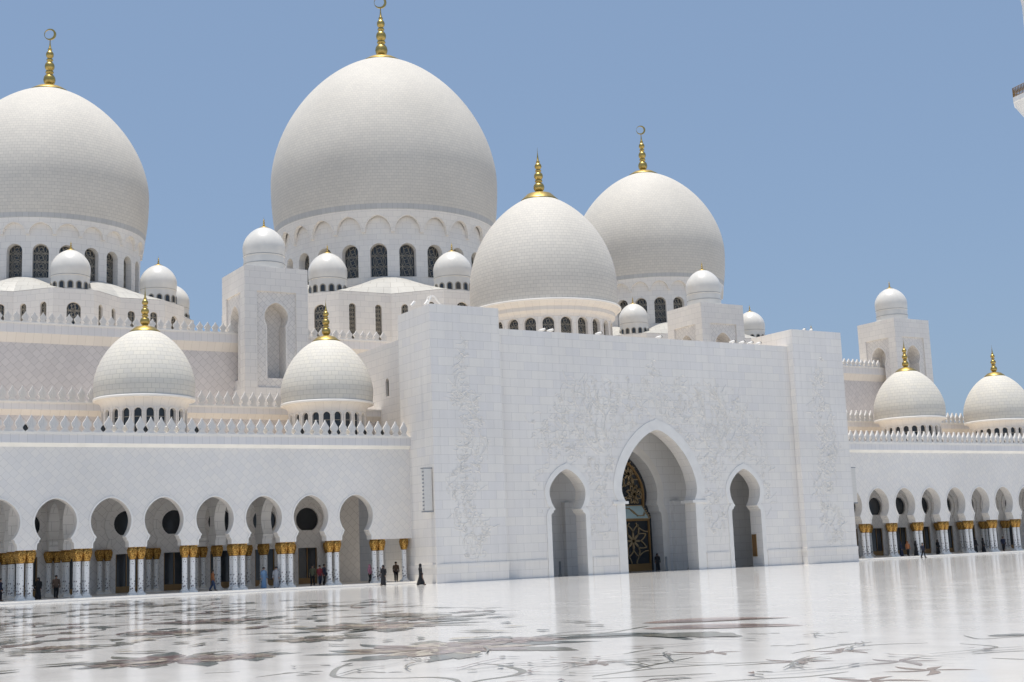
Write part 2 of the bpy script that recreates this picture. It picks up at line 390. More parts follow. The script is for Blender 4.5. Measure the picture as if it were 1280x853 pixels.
def bar_mesh(name, a, z):
    mb = MB(); mb.box(-a, a, -.05, -.01, z, z+.06); return mb.data(name, 'lattice_stone')
def pane_mesh(name, a, z0, zs, zap):
    mb = MB(); ol = roundarch(a+.04, z0-.02, zs, zap+.04)
    mb.prism(list(reversed(ol)), lambda x, d, z: (x, d, z), 0, .06)
    return mb.data(name, 'dark_glass')
def put_window(parent, lat, pane, loc, rz):
    w = link('window', pane, parent, loc, rz); link('tracery', lat, w)
    return w

# ------------------------------------------------------------------ finials
def finial(parent, c, z, u, collar, crescent, base_h=.55, vs=1.0, seat=None):
    """u: size of one profile unit in metres"""
    mb = MB(); k = collar
    zc = z-.2*u if seat is None else seat
    pr = [(k*1.0, zc-.02*k), (k*1.015, zc+.04*k), (k*.97, zc+.085*k), (k*.66, max(z, zc)+.04*k+1.2*u), (k*.36, max(z, zc)+.05*k+3.2*u*base_h*1.8)]
    z1 = pr[-1][1]
    def ball(zc, r, n=6): return [(max(r*cos(a), .3*r), zc+r*sin(a)) for a in [radians(-70+140*i/n) for i in range(n+1)]]
    pr += [(4.2*u, z1+1.2*u)]+ball(z1+8*u, 7.6*u)+[(4.6*u, z1+15.6*u), (5.3*u, z1+17*u), (4.6*u, z1+18.4*u)]+ball(z1+24*u, 6.2*u)
    pr += [(3.6*u, z1+30.4*u), (4.3*u, z1+31.6*u), (3.6*u, z1+32.8*u)]+ball(z1+38*u, 4.9*u)+[(2.4*u, z1+43.4*u), (2.9*u, z1+44.4*u), (1.6*u, z1+46*u)]
    if crescent: pr += [(.8*u, z1+51*u), (.5*u, z1+56*u), (.05*u, z1+56.2*u)]; top = z1+56*u*vs
    else: pr += [(.9*u, z1+52*u), (.35*u, z1+58*u), (.02*u, z1+66*u)]; top = None
    pr = pr[:5]+[(r_*(1+(vs-1)*.3), z1+(z_-z1)*vs) for r_, z_ in pr[5:]]
    mb.lathe(pr, 24, c); o = mb.obj('finial', 'finial_gold', parent, True)
    if crescent:
        mb = MB(); ro, ri, off = 8.2*u, 6.5*u, 1.35*u; zc = top+ro-.4*u; n = 36
        ux, uy = RT.x, RT.y; l = math.hypot(ux, uy); ux, uy = ux/l, uy/l
        def P3(x, d, zz): return (c[0]+ux*x-uy*d, c[1]+uy*x+ux*d, zz)
        w = .9*u; A0 = radians(115)
        for i in range(n):
            a0, a1 = A0+2*pi*i/n, A0+2*pi*(i+1)/n
            q = [(ro*cos(a0), zc+ro*sin(a0)), (ro*cos(a1), zc+ro*sin(a1)), (ri*cos(a1)-off*.95, zc+ri*sin(a1)+.25*u), (ri*cos(a0)-off*.95, zc+ri*sin(a0)+.25*u)]
            mb.face([P3(x, -w, zz) for x, zz in q]); mb.face([P3(x, w, zz) for x, zz in reversed(q)])
            mb.face([P3(q[1][0], -w, q[1][1]), P3(q[0][0], -w, q[0][1]), P3(q[0][0], w, q[0][1]), P3(q[1][0], w, q[1][1])])
            mb.face([P3(q[3][0], -w, q[3][1]), P3(q[2][0], -w, q[2][1]), P3(q[2][0], w, q[2][1]), P3(q[3][0], w, q[3][1])])
        mb.obj('crescent', 'finial_gold', o)
    return o
def dome_prof(Rm, R0, z0, zm, zt, pw, q, n=44, rmin=0.02):
    pr = [(Rm-(Rm-R0)*((zm-z)/(zm-z0))**2, z) for z in [z0+(zm-z0)*i/12 for i in range(12)]]
    for i in range(n+1):
        t_ = 1-(1-i/n)**1.7; pr.append((max(Rm*max(0, 1-t_**pw)**q, rmin), zm+(zt-zm)*t_))
    return pr
def seat_of(prof, r):
    """height at which the shell has radius r near its crown"""
    for (ra, za), (rb, zb) in zip(prof[:-1], prof[1:]):
        if ra >= r >= rb and zb > za: return za+(zb-za)*(ra-r)/(ra-rb+1e-9)
    return prof[-1][1]
def facing(c, ang, p, lim=0.05):
    """does a wall at c+polar(ang) look towards the camera side?"""
    d = Vector((CAM.x-p[0], CAM.y-p[1])).normalized()
    return d.x*cos(ang)+d.y*sin(ang) > lim

# ------------------------------------------------------------------ THE SETTING: floor
def spline(pts, k=8):
    o = []; P_ = [Vector((p[0], p[1], 0)) for p in pts]; P_ = [2*P_[0]-P_[1]]+P_+[2*P_[-1]-P_[-2]]
    for i in range(1, len(P_)-2):
        a, b_, c, d = P_[i-1:i+3]
        for j in range(k):
            t_ = j/k; o.append(.5*((2*b_)+(c-a)*t_+(2*a-5*b_+4*c-d)*t_*t_+(3*b_-a-3*c+d)*t_**3))
    o.append(P_[-2]); return o
fb = MB()
B = 3000
for xs in ((-B, -90), (-90, 80), (80, B)):          # one flat sheet of marble
    for ys in ((-B, -120), (-120, 110), (110, B)):
        fb.face([(xs[0], ys[0], 0), (xs[1], ys[0], 0), (xs[1], ys[1], 0), (xs[0], ys[1], 0)])
ZC = [0]
def fpoly(pts, m, z=.004):
    ZC[0] += 1; z = z+ZC[0]*1.2e-5
    fb.m = m; c = (sum(p[0] for p in pts)/len(pts), sum(p[1] for p in pts)/len(pts)); n = len(pts)
    for i in range(n):
        a, b_ = pts[i], pts[(i+1) % n]; q = [(c[0], c[1], z), (a[0], a[1], z), (b_[0], b_[1], z)]
        if (a[0]-c[0])*(b_[1]-c[1])-(a[1]-c[1])*(b_[0]-c[0]) < 0: q.reverse()
        fb.face(q)
def vine(pts, w, m=4, z=.004, taper=True):
    ZC[0] += 1; z = z+ZC[0]*1.2e-5
    p = spline(pts); n = len(p); fb.m = m
    L_, R_ = [], []
    for i in range(n):
        d = (p[min(i+1, n-1)]-p[max(i-1, 0)]).normalized(); nn = Vector((-d.y, d.x, 0))
        s_ = w/2*((.35+.65*sin(pi*(.06+.88*i/(n-1)))) if taper else 1)
        L_.append(p[i]+nn*s_); R_.append(p[i]-nn*s_)
    for i in range(n-1): fb.face([(v.x, v.y, z) for v in (R_[i], R_[i+1], L_[i+1], L_[i])])
def leaf(c, a, l, w, m, z=.004, lobed=False):
    pts = []; n = 12
    for sgn in (1, -1):
        for i in range(n):
            t_ = i/n if sgn > 0 else 1-i/n
            r = w*sin(pi*t_**.8)*(1+(.45*abs(sin(3.5*pi*t_)) if lobed else 0))
            x, y = l*t_, sgn*r/2*(1.15 if sgn > 0 else .85); y += .18*l*sin(pi*t_)*.5
            pts.append((c[0]+x*cos(a)-y*sin(a), c[1]+x*sin(a)+y*cos(a)))
    fpoly(dedupe(pts), m, z)
def blossom(c, r, mats, n=8, z=.004):
    """big open flower: many separate petals of coloured stone among dark leaves"""
    a0 = R.random()*6
    for k in range(n+3):
        a = a0+2*pi*k/(n+3)+R.uniform(-.3, .3); leaf((c[0]+cos(a)*r*.6, c[1]+sin(a)*r*.6), a, r*R.uniform(.5, 1.1), r*R.uniform(.16, .4), R.choice((1, 1, 5)), z, R.random() < .6)
    for ring_, (r0, r1, m_) in enumerate(((.5, 1.0, 11), (.3, .75, 9), (.1, .5, 8), (0, .3, 6))):
        for k in range(m_):
            a = a0+ring_*.5+2*pi*k/m_+R.uniform(-.12, .12)
            p = (c[0]+cos(a)*r*r0, c[1]+sin(a)*r*r0); l = r*(r1-r0)*R.uniform(.9, 1.15); wd = l*R.uniform(.55, .8)
            leaf(p, a, l, wd, mats[(ring_+k) % 3], z+.002+.002*ring_)
            leaf(p, a+.05, l*.85, wd*.4, R.choice((2, 2, 3, 4, 6, 7)), z+.003+.002*ring_)
def star(c, l, m=7):
    a0 = R.random()*6
    for k in range(5): leaf(c, a0+2*pi*k/5+R.uniform(-.25, .25), l*R.uniform(.7, 1.2), l*.2, m)
VINES = [[(-59.97, -70.19), (-58.65, -69.69), (-57.14, -69.39), (-55.63, -69.62), (-53.23, -68.34)], [(-58.0, -70.31), (-56.83, -71.32), (-56.0, -71.66), (-55.95, -73.03), (-56.28, -74.18)], [(-65.5, -79.15), (-65.12, -78.93), (-64.35, -78.7), (-63.76, -78.14), (-63.45, -77.38), (-63.21, -76.14), (-63.37, -75.54)], [(-66.04, -77.16), (-65.54, -77.58), (-65.44, -78.24), (-65.66, -78.94)], [(-65.05, -72.65), (-65.7, -73.44), (-66.31, -74.49), (-66.77, -75.61), (-66.63, -76.35), (-65.91, -77.33)], [(-63.46, -80.19), (-62.82, -80.03), (-62.12, -79.92), (-61.02, -80.05), (-59.91, -80.47), (-58.99, -80.89)], [(-62.22, -79.78), (-61.33, -79.27), (-60.34, -78.8), (-59.63, -78.48)], [(-63.73, -80.58), (-62.53, -81.23), (-61.7, -81.62)], [(-60.6, -80.67), (-59.54, -81.02), (-58.16, -81.17)], [(-62.82, -82.76), (-61.86, -83.14), (-61.06, -83.52), (-60.02, -83.48)], [(-60.03, -82.66), (-59.55, -82.8)], [(-55.58, -79.55), (-55.06, -79.55), (-54.19, -80.17)], [(-57.78, -79.58), (-56.76, -79.26), (-55.42, -78.9), (-54.63, -78.88)], [(-59.97, -76.4), (-59.2, -75.98), (-58.45, -75.92)], [(-52.1, -79.42), (-52.72, -80.41), (-52.05, -80.65), (-51.61, -80.97)], [(-54.03, -80.94), (-54.12, -81.68), (-54.34, -82.17), (-54.91, -82.42), (-55.53, -82.53)], [(-55.98, -82.91), (-55.48, -82.99), (-54.54, -83.43)], [(-56.49, -83.81), (-56.37, -84.64)], [(-67.97, -74.22), (-67.33, -73.95), (-66.74, -73.87)], [(-67.25, -74.66), (-66.75, -74.77)], [(-68.4, -72.14), (-67.71, -72.49)], [(-61.04, -83.79), (-60.77, -84.4)], [(-58.78, -69.46), (-56.03, -68.3), (-55.69, -69.5)]]
for i, v in enumerate(VINES): vine(v, (.26, .5, .17, .16, .14)[i] if i < 5 else .1, 5 if i != 1 else 1)
for c in [(-58.58, -77.86), (-59.03, -81.16), (-56.78, -80.06), (-57.95, -82.83), (-58.95, -84.49), (-61.69, -77.76), (-60.9, -84.9)]: star(c, .95, R.choice((3, 6)))
for c in [(-58.63, -75.6), (-59.88, -77.34), (-59.61, -77.37), (-59.47, -77.6), (-56.67, -77.63), (-56.51, -77.9), (-56.03, -77.81), (-63.17, -81.58), (-62.92, -81.69), (-62.7, -81.75), (-53.21, -75.33), (-53.8, -76.04), (-53.04, -75.68), (-52.68, -75.76), (-55.55, -78.68), (-55.23, -78.77), (-54.2, -73.95), (-54.07, -74.22), (-53.71, -74.29), (-66.0, -75.24), (-65.84, -75.46), (-65.64, -75.75), (-65.82, -72.57), (-66.68, -73.96), (-67.07, -74.32), (-67.23, -73.79), (-61.01, -82.07), (-61.65, -78.79)]:
    leaf(c, R.uniform(-1.2, -.4), .36, .15, R.choice((1, 5)))
blossom((-67.6, -67.2), 1.9, (3, 2, 3)); blossom((-66.2, -67.9), 1.2, (4, 3, 2)); blossom((-69.0, -67.6), .9, (4, 7, 3))
blossom((-61.6, -70.6), 2.6, (4, 3, 6)); blossom((-58.9, -69.8), 1.4, (7, 3, 6))
blossom((-57.6, -58.3), 2.6, (7, 3, 4)); blossom((-62.0, -63.0), 1.3, (5, 4, 5)); blossom((-63.4, -53.5), 1.6, (3, 7, 2)); blossom((-68.6, -58.2), 1.1, (5, 4, 6)); blossom((-59.6, -46.0), 1.8, (3, 6, 2))
for c, a in (((-52.5, -67.0), -.55), ((-54.2, -69.3), -.85)): leaf(c, a, 4.8, 2.1, 7); leaf((c[0]+.5, c[1]-.4), a, 3.3, 1.0, 3, .007); leaf((c[0]+1.8, c[1]-1.3), a, 2.4, .6, 6, .0085)
leaf((-55.9, -71.6), -1.25, 3.2, 1.5, 5, .007, True); leaf((-57.6, -70.2), -.5, 3.0, 1.1, 1, .0075); leaf((-52.0, -80.0), -.8, 1.6, .5, 1, lobed=True)
for k in range(210):      # scrolls of the farther flower beds, spreading to the left arcade
    y = -62+60*R.random()**.85; x = R.uniform(-80, -49+(y+50)*.05)
    a = R.uniform(0, 2*pi); l = R.uniform(2, 6); kx = R.uniform(-.9, .9)
    pts = [(x, y)]; aa = a
    for j in range(4): aa += kx*.6; pts.append((pts[-1][0]+l/4*cos(aa), pts[-1][1]+l/4*sin(aa)))
    vine(pts, R.choice((.1, .14, .2, .3)), R.choice((1, 1, 1, 5, 5, 2)))
    for j in range(2):
        q = R.choice(pts); leaf(q, R.uniform(0, 6.3), R.uniform(.7, 1.9), R.uniform(.25, .7), R.choice((1, 1, 1, 5, 5, 2, 3)), .007, R.random() < .5)
for k in range(26):
    y = R.uniform(-60, -8); x = R.uniform(-76, -51); blossom((x, y), R.uniform(.5, 1.3), R.choice(((3, 2, 4), (7, 3, 6), (5, 4, 5))), z=.0055)
for k in range(110):
    q = (R.uniform(-74, -52), R.uniform(-69, -48)); leaf(q, R.uniform(0, 6.3), R.uniform(.6, 1.4), R.uniform(.2, .5), R.choice((1, 5, 5, 4)), .007, R.random() < .4)
for k in range(34):
    x, y = R.uniform(-65, -54), R.uniform(-83, -73); a = R.uniform(0, 6.3); pts = [(x, y)]; kx = R.uniform(-.7, .7)
    for j in range(4): a += kx*.5; pts.append((pts[-1][0]+R.uniform(.4, .9)*cos(a), pts[-1][1]+R.uniform(.4, .9)*sin(a)))
    vine(pts, R.uniform(.035, .08), R.choice((1, 5, 5, 3)))
    for j in range(2): leaf(R.choice(pts), R.uniform(0, 6.3), R.uniform(.25, .5), R.uniform(.08, .16), R.choice((1, 5, 3, 6)))
tag(fb.obj('courtyard_floor', ['floor_marble']+[n for n, _ in INLAY]), kind='structure')

# ------------------------------------------------------------------ ENTRANCE PORTAL
PW, PI_, PD, PB, PH, CH = 24.737, 17.715, .772, 5.464, 24.15, 22.45
pt = thing('entrance_portal', 'huge white marble entrance gate with one tall and two lower pointed arches and carved flowers', 'gateway')
F0 = flat((0, 0), 0)
olc = horseshoe(4.5, 7.9, 13.46, 4.05, 6.6, 4.2, 6.5, 0, 30, 1.7, .66, scallop=False)
ols = horseshoe(1.97, 7.65, 9.7, 1.38, 6.05, 1.88, 5.45, 0, 22, 1.65, .70)
w = MB()
arch_panel(w, F0, -6.64, 6.64, 0, CH, olc, 7.9, 1.6, back=True)
for s in (-1, 1):
    x0, x1 = sorted((s*6.64, s*14.6)); arch_panel(w, F0, x0, x1, 0, CH, ols, 7.75, 1.6, back=True)
    x0, x1 = sorted((s*14.6, s*PI_)); w.face([(x0, 0, 0), (x1, 0, 0), (x1, 0, CH), (x0, 0, CH)]); w.face([(x1, 1.6, 0), (x0, 1.6, 0), (x0, 1.6, CH), (x1, 1.6, CH)])
w.face([(-PI_, 0, CH), (PI_, 0, CH), (PI_, 1.6, CH), (-PI_, 1.6, CH)])
w.obj('wall', 'facade_marble', pt)
for s in (-1, 1):
    w = MB(); x0, x1 = sorted((s*PI_, s*PW)); w.box(x0, x1, -PD, PB, 0, PH, 'u')
    pier = w.obj('pier', 'facade_marble', pt)
    w = MB(); w.box(x0-.06, x1+.06, -PD-.06, PB, 0, 1.29, 'ub'); w.box(x0-.09, x1+.09, -PD-.09, PB, 1.29, 1.62, 'b'); w.obj('base_course', 'facade_marble', pier)
for x0, x1 in ((-PI_+.09, -13.1), (-8.1, -5.3), (5.3, 8.1), (13.1, PI_-.09)):
    w = MB(); w.box(x0, x1, -.05, 0, 0, 1.29, 'ub'); w.box(x0-.004, x1+.004, -.08, 0, 1.29, 1.62, 'b'); w.obj('base_course', 'facade_marble', pt)
for xm, ol, wd in ((0, olc, .95), (-10.62, ols, .5), (10.62, ols, .5)):
    w = MB(); arch_band(w, flat((xm, 0), 0), ol, wd, .07)
    o = w.obj('arch_moulding', 'white_stone', pt)
    if xm == 0:
        w = MB()
        for s in (-1, 1):
            x0, x1 = sorted((s*3.85, s*5.6)); w.box(x0, x1, -.16, 1.75, 6.42, 6.68)
        w.obj('impost', 'white_stone', o)
# carved flower relief: raised vines, curls and petals
def relief_curl(mb, f, x, z, r, a, turns, w_):
    pts = []; n = int(10*turns)+3
    for i in range(n):
        t_ = i/(n-1); rr = r*(1-.8*t_); aa = a+turns*2*pi*t_; pts.append((x+rr*cos(aa), z+rr*sin(aa)))
    relief_line(mb, f, pts, w_)
def relief_line(mb, f, pts, w_):
    n = len(pts); ring_ = []
    for i in range(n):
        a, c = pts[max(i-1, 0)], pts[min(i+1, n-1)]; dx, dz = c[0]-a[0], c[1]-a[1]; l = math.hypot(dx, dz) or 1
        nx, nz = -dz/l, dx/l; k = w_*(.45+.55*sin(pi*(.1+.8*i/(n-1))))
        x, z = pts[i]; ring_.append((f(x-nx*k, 0, z-nz*k), f(x, -k*1.3, z), f(x+nx*k, 0, z+nz*k)))
    for i in range(n-1):
        for j in range(2): mb.face([ring_[i][j], ring_[i+1][j], ring_[i+1][j+1], ring_[i][j+1]])
def relief_petal(mb, f, x, z, a, l, w_, h):
    q = []
    for t_ in (0, .25, .5, .75, 1): 
        for s in ((1,) if t_ in (0, 1) else (1,)): q.append((t_*l, w_*sin(pi*t_**.8)))
    P3 = lambda u, v, d: f(x+u*cos(a)-v*sin(a), d, z+u*sin(a)+v*cos(a))
    for i in range(4):
        for s in (1, -1):
            a0, b0 = q[i], q[i+1]; r = [P3(a0[0], 0, -h*sin(pi*min(.95, max(.05, i/4)))), P3(b0[0], 0, -h*sin(pi*min(.95, (i+1)/4)))]
            pts = [r[0], r[1], P3(b0[0], s*b0[1], -.002), P3(a0[0], s*a0[1], -.002)]
            if s > 0: pts = [pts[0], pts[1], pts[2], pts[3]]
            else: pts = pts[::-1]
            mb.face(pts)
def relief(mb, f, region, n, big=()):
    bx = region['box']
    k = 0; tries = 0
    while k < n and tries < n*30:
        tries += 1
        x, z = R.uniform(bx[0], bx[1]), R.uniform(bx[2], bx[3])
        if not region['in'](x, z): continue
        k += 1; u = R.random()
        if u < .5: relief_curl(mb, f, x, z, R.uniform(.14, .4), R.uniform(0, 6.3), R.uniform(.5, 1.25), R.uniform(.025, .042))
        elif u < .72:
            a = R.uniform(0, 6.3); pts = [(x, z)]
            for j in range(7): a += R.uniform(-.5, .6); pts.append((pts[-1][0]+.17*cos(a), pts[-1][1]+.17*sin(a)))
            relief_line(mb, f, pts, R.uniform(.025, .04))
        else:
            m_ = R.choice((2, 3, 5, 6)); a = R.uniform(0, 6.3)
            for j in range(m_): relief_petal(mb, f, x, z, a+j*(2*pi/m_ if m_ > 3 else .6), R.uniform(.14, .28), .045, .036)
    for x, z, l in big:
        for j in range(6): relief_petal(mb, f, x, z, j*pi/3+.4, l, l*.14, .04)
def in_center(x, z):
    ax = abs(x+.1)
    top = 18.9-.8*abs(math.sin(ax*.9))-max(0, ax-9.5)*1.0+max(0, 1.9-ax*1.2)
    if ax > 14.2 or z > top: return False
    if z < (3.4 if ax < 9 else 5.5): return False
    o_ = 5.75 if z < 8 else (5.75*max(0, 1-((z-8)/6.7)**1.8)**.62 if z < 14.7 else 0)
    if ax < o_: return False
    d = math.hypot((ax-10.62), (z-7.75)/1.05)
    if d < 2.75 or (abs(ax-10.62) < 2.6 and z < 7.8): return False
    return R.random() < (1 if ax < 12.8 and z < top-.8 else .5)
w = MB(); relief(w, F0, {'box': (-14.2, 14.2, 3.4, 21), 'in': in_center}, 1300, [(0, 16.6, .9), (-5.5, 16.2, .7), (5.6, 16.6, .7), (-8, 12.5, .7), (8.2, 13, .7)])
for s in (-1, 1):
    for k in range(16):
        a = R.uniform(.2, 1.2); x, z = s*R.uniform(5.5, 9), R.uniform(11, 16); pts = [(x, z)]
        for j in range(9): a += .16; pts.append((pts[-1][0]+s*.3*cos(a), pts[-1][1]+.3*sin(a)))
        relief_line(w, F0, pts, .05)
w.obj('carved_relief', 'carved_stone', pt)
FP = flat((0, -PD), 0)
for s in (-1, 1):
    def in_pier(x, z):
        u = (21.3-z)/19.4; c_ = s*21.35+.55*sin(z*.62); hw = min(1.75, .2+4.2*u) if u > 0 else 0
        return abs(x-c_) < hw*(.8+.2*sin(z*1.7)) and 2.1 < z < 21.3
    w = MB(); relief(w, FP, {'box': (s*21.3-2.3, s*21.3+2.3, 2, 21.4), 'in': in_pier}, 380); w.obj('carved_relief', 'carved_stone', pt)
# the vaulted porch inside
FI = flat((0, 6.15), 0)
oli = horseshoe(4.35, 7.8, 12.4, 4.15, 6.6, 4.75, 5.2, 0, 24, 1.75, .60)
w = MB(); arch_panel(w, FI, -6.64, 6.64, 0, 14.3, oli, 7.8, 1.75)
for s in (-1, 1):
    x0, x1 = sorted((s*6.64, s*14.6)); arch_panel(w, FI, x0, x1, 0, 14.3, ols, 7.75, 1.75)
    x0, x1 = sorted((s*14.6, s*17)); w.face([(x0, 6.15, 0), (x1, 6.15, 0), (x1, 6.15, 14.3), (x0, 6.15, 14.3)])
w.face([(-17, 1.6, 0), (-17, 6.15, 0), (-17, 6.15, 14.3), (-17, 1.6, 14.3)]); w.face([(17, 6.15, 0), (17, 1.6, 0), (17, 1.6, 14.3), (17, 6.15, 14.3)])
w.face([(-17, 1.6, 14.3), (-17, 6.15, 14.3), (17, 6.15, 14.3), (17, 1.6, 14.3)])
for s in (-1, 1):      # piers between the porch bays
    x0, x1 = sorted((s*5.9, s*7.3)); w.box(x0, x1, 5.55, 6.15, 0, 6.9, 'bu'); 
w.obj('porch', 'porch_marble', pt)
w = MB(); arch_band(w, FI, oli, .8, .06); w.obj('arch_moulding', 'white_stone', pt)
# glazed screen with gilt flower tracery and a sloping glass hood
w = MB(); gl = flat((0, 7.9), 0); w.prism([(-4.9, 0), (4.9, 0), (4.9, 13), (-4.9, 13)], gl, 0, .1)
scr = w.obj('glazed_screen', 'dark_glass', pt)
w = MB()
def bar(f, pts, wd, dp=.12):
    for i in range(len(pts)-1):
        (xa, za), (xb, zb) = pts[i], pts[i+1]; l = math.hypot(xb-xa, zb-za)
        if l < 1e-5: continue
        nx, nz = -(zb-za)/l*wd/2, (xb-xa)/l*wd/2
        q = [(xa-nx, za-nz), (xb-nx, zb-nz), (xb+nx, zb+nz), (xa+nx, za+nz)]
        w.face([f(x, -dp, z) for x, z in q])
        w.face([f(q[3][0], -dp, q[3][1]), f(q[2][0], -dp, q[2][1]), f(q[2][0], 0, q[2][1]), f(q[3][0], 0, q[3][1])]); w.face([f(q[1][0], -dp, q[1][1]), f(q[0][0], -dp, q[0][1]), f(q[0][0], 0, q[0][1]), f(q[1][0], 0, q[1][1])])
def rosette(f, x, z, r, clip):
    for k in range(8):
        a = k*pi/4+.39
        for s in (1, -1):
            pts = [(x+r*t_*cos(a)-s*.2*r*sin(pi*t_)*sin(a), z+r*t_*sin(a)+s*.2*r*sin(pi*t_)*cos(a)) for t_ in [i/6 for i in range(7)]]
            pts = [p for p in pts if clip(*p)]; bar(f, pts, .1)
def arcs(f, x, z, r, clip):
    pts = [(x+r*cos(2*pi*i/28), z+r*sin(2*pi*i/28)) for i in range(29)]
    for i in range(28):
        if clip(*pts[i]) and clip(*pts[i+1]): bar(f, pts[i:i+2], .1)
cu = lambda x, z: abs(x) < 3.85 and 6.6 < z < 12.1 and (z < 8.3 or abs(x) < 3.9*(1-((z-8.3)/3.9)**1.8)**.6 if z < 12.1 else False)
cl = lambda x, z: abs(x) < 3.85 and .75 < z < 5.0
gu, glw = flat((0, 7.9), 0), flat((0, 7.28), 0)
for x in (-2.1, 2.1): rosette(gu, x, 9.8, 1.45, cu); arcs(gu, x, 7.0, 1.7, cu)
rosette(gu, 0, 8.0, 1.3, cu); rosette(gu, 2.7, 7.7, 1.0, cu); rosette(gu, -2.7, 7.7, 1.0, cu); arcs(gu, 1.4, 8.6, 1.25, cu); arcs(gu, 3.9, 7.0, 1.2, cu); arcs(gu, 2.3, 6.6, .9, cu); arcs(gu, 0, 10.2, 1.5, cu); arcs(gu, 3.6, 9.4, 1.2, cu); arcs(gu, -3.6, 9.4, 1.2, cu)
w.obj('tracery', 'lattice_gold', scr)
w = MB()
for x in (-1.85, 1.85): rosette(glw, x, 3.0, 1.75, cl)
for x in (-3.7, 0, 3.7): arcs(glw, x, .4, 1.6, cl); arcs(glw, x, 5.5, 1.6, cl)
lo = w.obj('lower_tracery', 'lattice_gold', scr)
w = MB(); w.box(-3.9, 3.9, 7.3, 7.85, .02, 5.1, 'u'); w.obj('lower_glazing', 'dark_glass', scr)
w = MB()
for x0, x1, z0, z1 in ((-3.95, 3.95, .02, .72), (-3.95, 3.95, 4.98, 5.16), (3.78, 3.97, .72, 5.0), (-3.97, -3.78, .72, 5.0)): w.box(x0, x1, 7.14, 7.27, z0, z1)
oe = horseshoe(3.8, 7.8, 11.7, 3.7, 6.6, 3.7, 6.5, 6.4, 22, 1.75, .6, scallop=False)
bar(gu, offset_ol(oe, -.0), .22, .2)
w.obj('frame', 'bronze_frame', scr)
w = MB(); w.face([(-3.95, 7.1, 5.17), (3.95, 7.1, 5.17), (3.6, 7.85, 6.6), (-3.6, 7.85, 6.6)]); w.face([(3.95, 7.1, 5.17), (3.95, 7.86, 5.17), (3.6, 7.86, 6.6)])
hood = w.obj('glass_hood', 'canopy_glass', scr)
w = MB(); fh = lambda x, d, z: (x, 7.1+(z-5.17)*.524+d*.5-.02, z)
ch = lambda x, z: abs(x) < 3.7 and 5.2 < z < 6.58
for x in (-2.9, 0, 2.95): arcs(fh, x+1.47, 5.2, 1.1, ch); arcs(fh, x, 6.6, 1.1, ch)
bar(fh, [(-3.95, 5.2), (3.95, 5.2)], .1); bar(fh, [(-3.6, 6.56), (3.6, 6.56)], .1); bar(fh, [(3.93, 5.2), (3.6, 6.56)], .12)
for i in range(6): bar(fh, [(3.98-.07*i, 5.3+.22*i), (4.14-.07*i, 5.38+.22*i)], .12)
w.obj('tracery', 'lattice_gold', hood)
for s in (-1, 1):
    w = MB(); w.box(s*10.62-2.2, s*10.62+2.2, 7.86, 7.98, 0, 10); w.obj('side_glazing', 'dark_glass', pt)
# body behind: side walls, roof
w = MB(); FL = flat((-22, 27), -pi/2)
olw = roundarch(.36, 17.75, 19.15)
arch_panel(w, FL, 11.4, 15.4, 16.3, 22.9, olw, 18.9, .5)
w.face([FL(0, 0, 0), FL(11.4, 0, 0), FL(11.4, 0, 22.9), FL(0, 0, 22.9)]); w.face([FL(15.4, 0, 0), FL(21.54, 0, 0), FL(21.54, 0, 22.9), FL(15.4, 0, 22.9)]); w.face([FL(11.4, 0, 0), FL(15.4, 0, 0), FL(15.4, 0, 16.3), FL(11.4, 0, 16.3)])
w.obj('side_wall', 'hall_marble', pt); w = MB()
w.face([(22, PB, 0), (22, 27, 0), (22, 27, 22.9), (22, PB, 22.9)])
w.face([(PI_, PB, CH), (22, PB, CH), (22, PB, 22.9), (PI_, PB, 22.9)])
w.obj('side_wall', 'hall_marble', pt)
put_window(pt, lattice_mesh('side_window_tracery', .36, 17.75, 19.15, 19.51, .36, .05, 'lattice_stone'), pane_mesh('side_window_pane', .36, 17.75, 19.15, 19.51), FL(13.4, .3, 0), -pi/2)
w = MB(); w.face([(-22, 1.6, 22.3), (22, 1.6, 22.3), (22, 27, 22.3), (-22, 27, 22.3)]); w.obj('roof', 'terrace_roof', pt)

# ------------------------------------------------------------------ ARCADES
YA, YB, BAY = 3.836, 14.8, 4.182
ORD = ['first', 'second', 'third', 'fourth', 'fifth', 'sixth', 'seventh', 'eighth', 'ninth', 'tenth', 'eleventh', 'twelfth', 'thirteenth', 'fourteenth']
ola = horseshoe(1.57, 6.05, 7.8, 1.08, 4.75, 1.37, 4.2, 3.93, 22, 1.85, .575)
def cove_cornice(parent, y, x0, x1, zc, zb, zl, out, cov='cove_marble', sname='cornice'):
    """sloping cove, plain band and ledge above a wall standing at y"""
    w = MB(); w.face([(x0, y, zc), (x1, y, zc), (x1, y-out, zb), (x0, y-out, zb)], [(x0, 0), (x1, 0), (x1, 1), (x0, 1)])
    o = w.obj('cove', cov, parent)
    w = MB(); w.box(x0, x1, y-out, y+.5, zb, zl, 'ub'); w.obj('band', 'band_marble', parent)
    w = MB(); w.box(x0, x1, y-out-.07, y+.55, zl, zl+.12); w.obj('ledge', 'white_stone', parent)
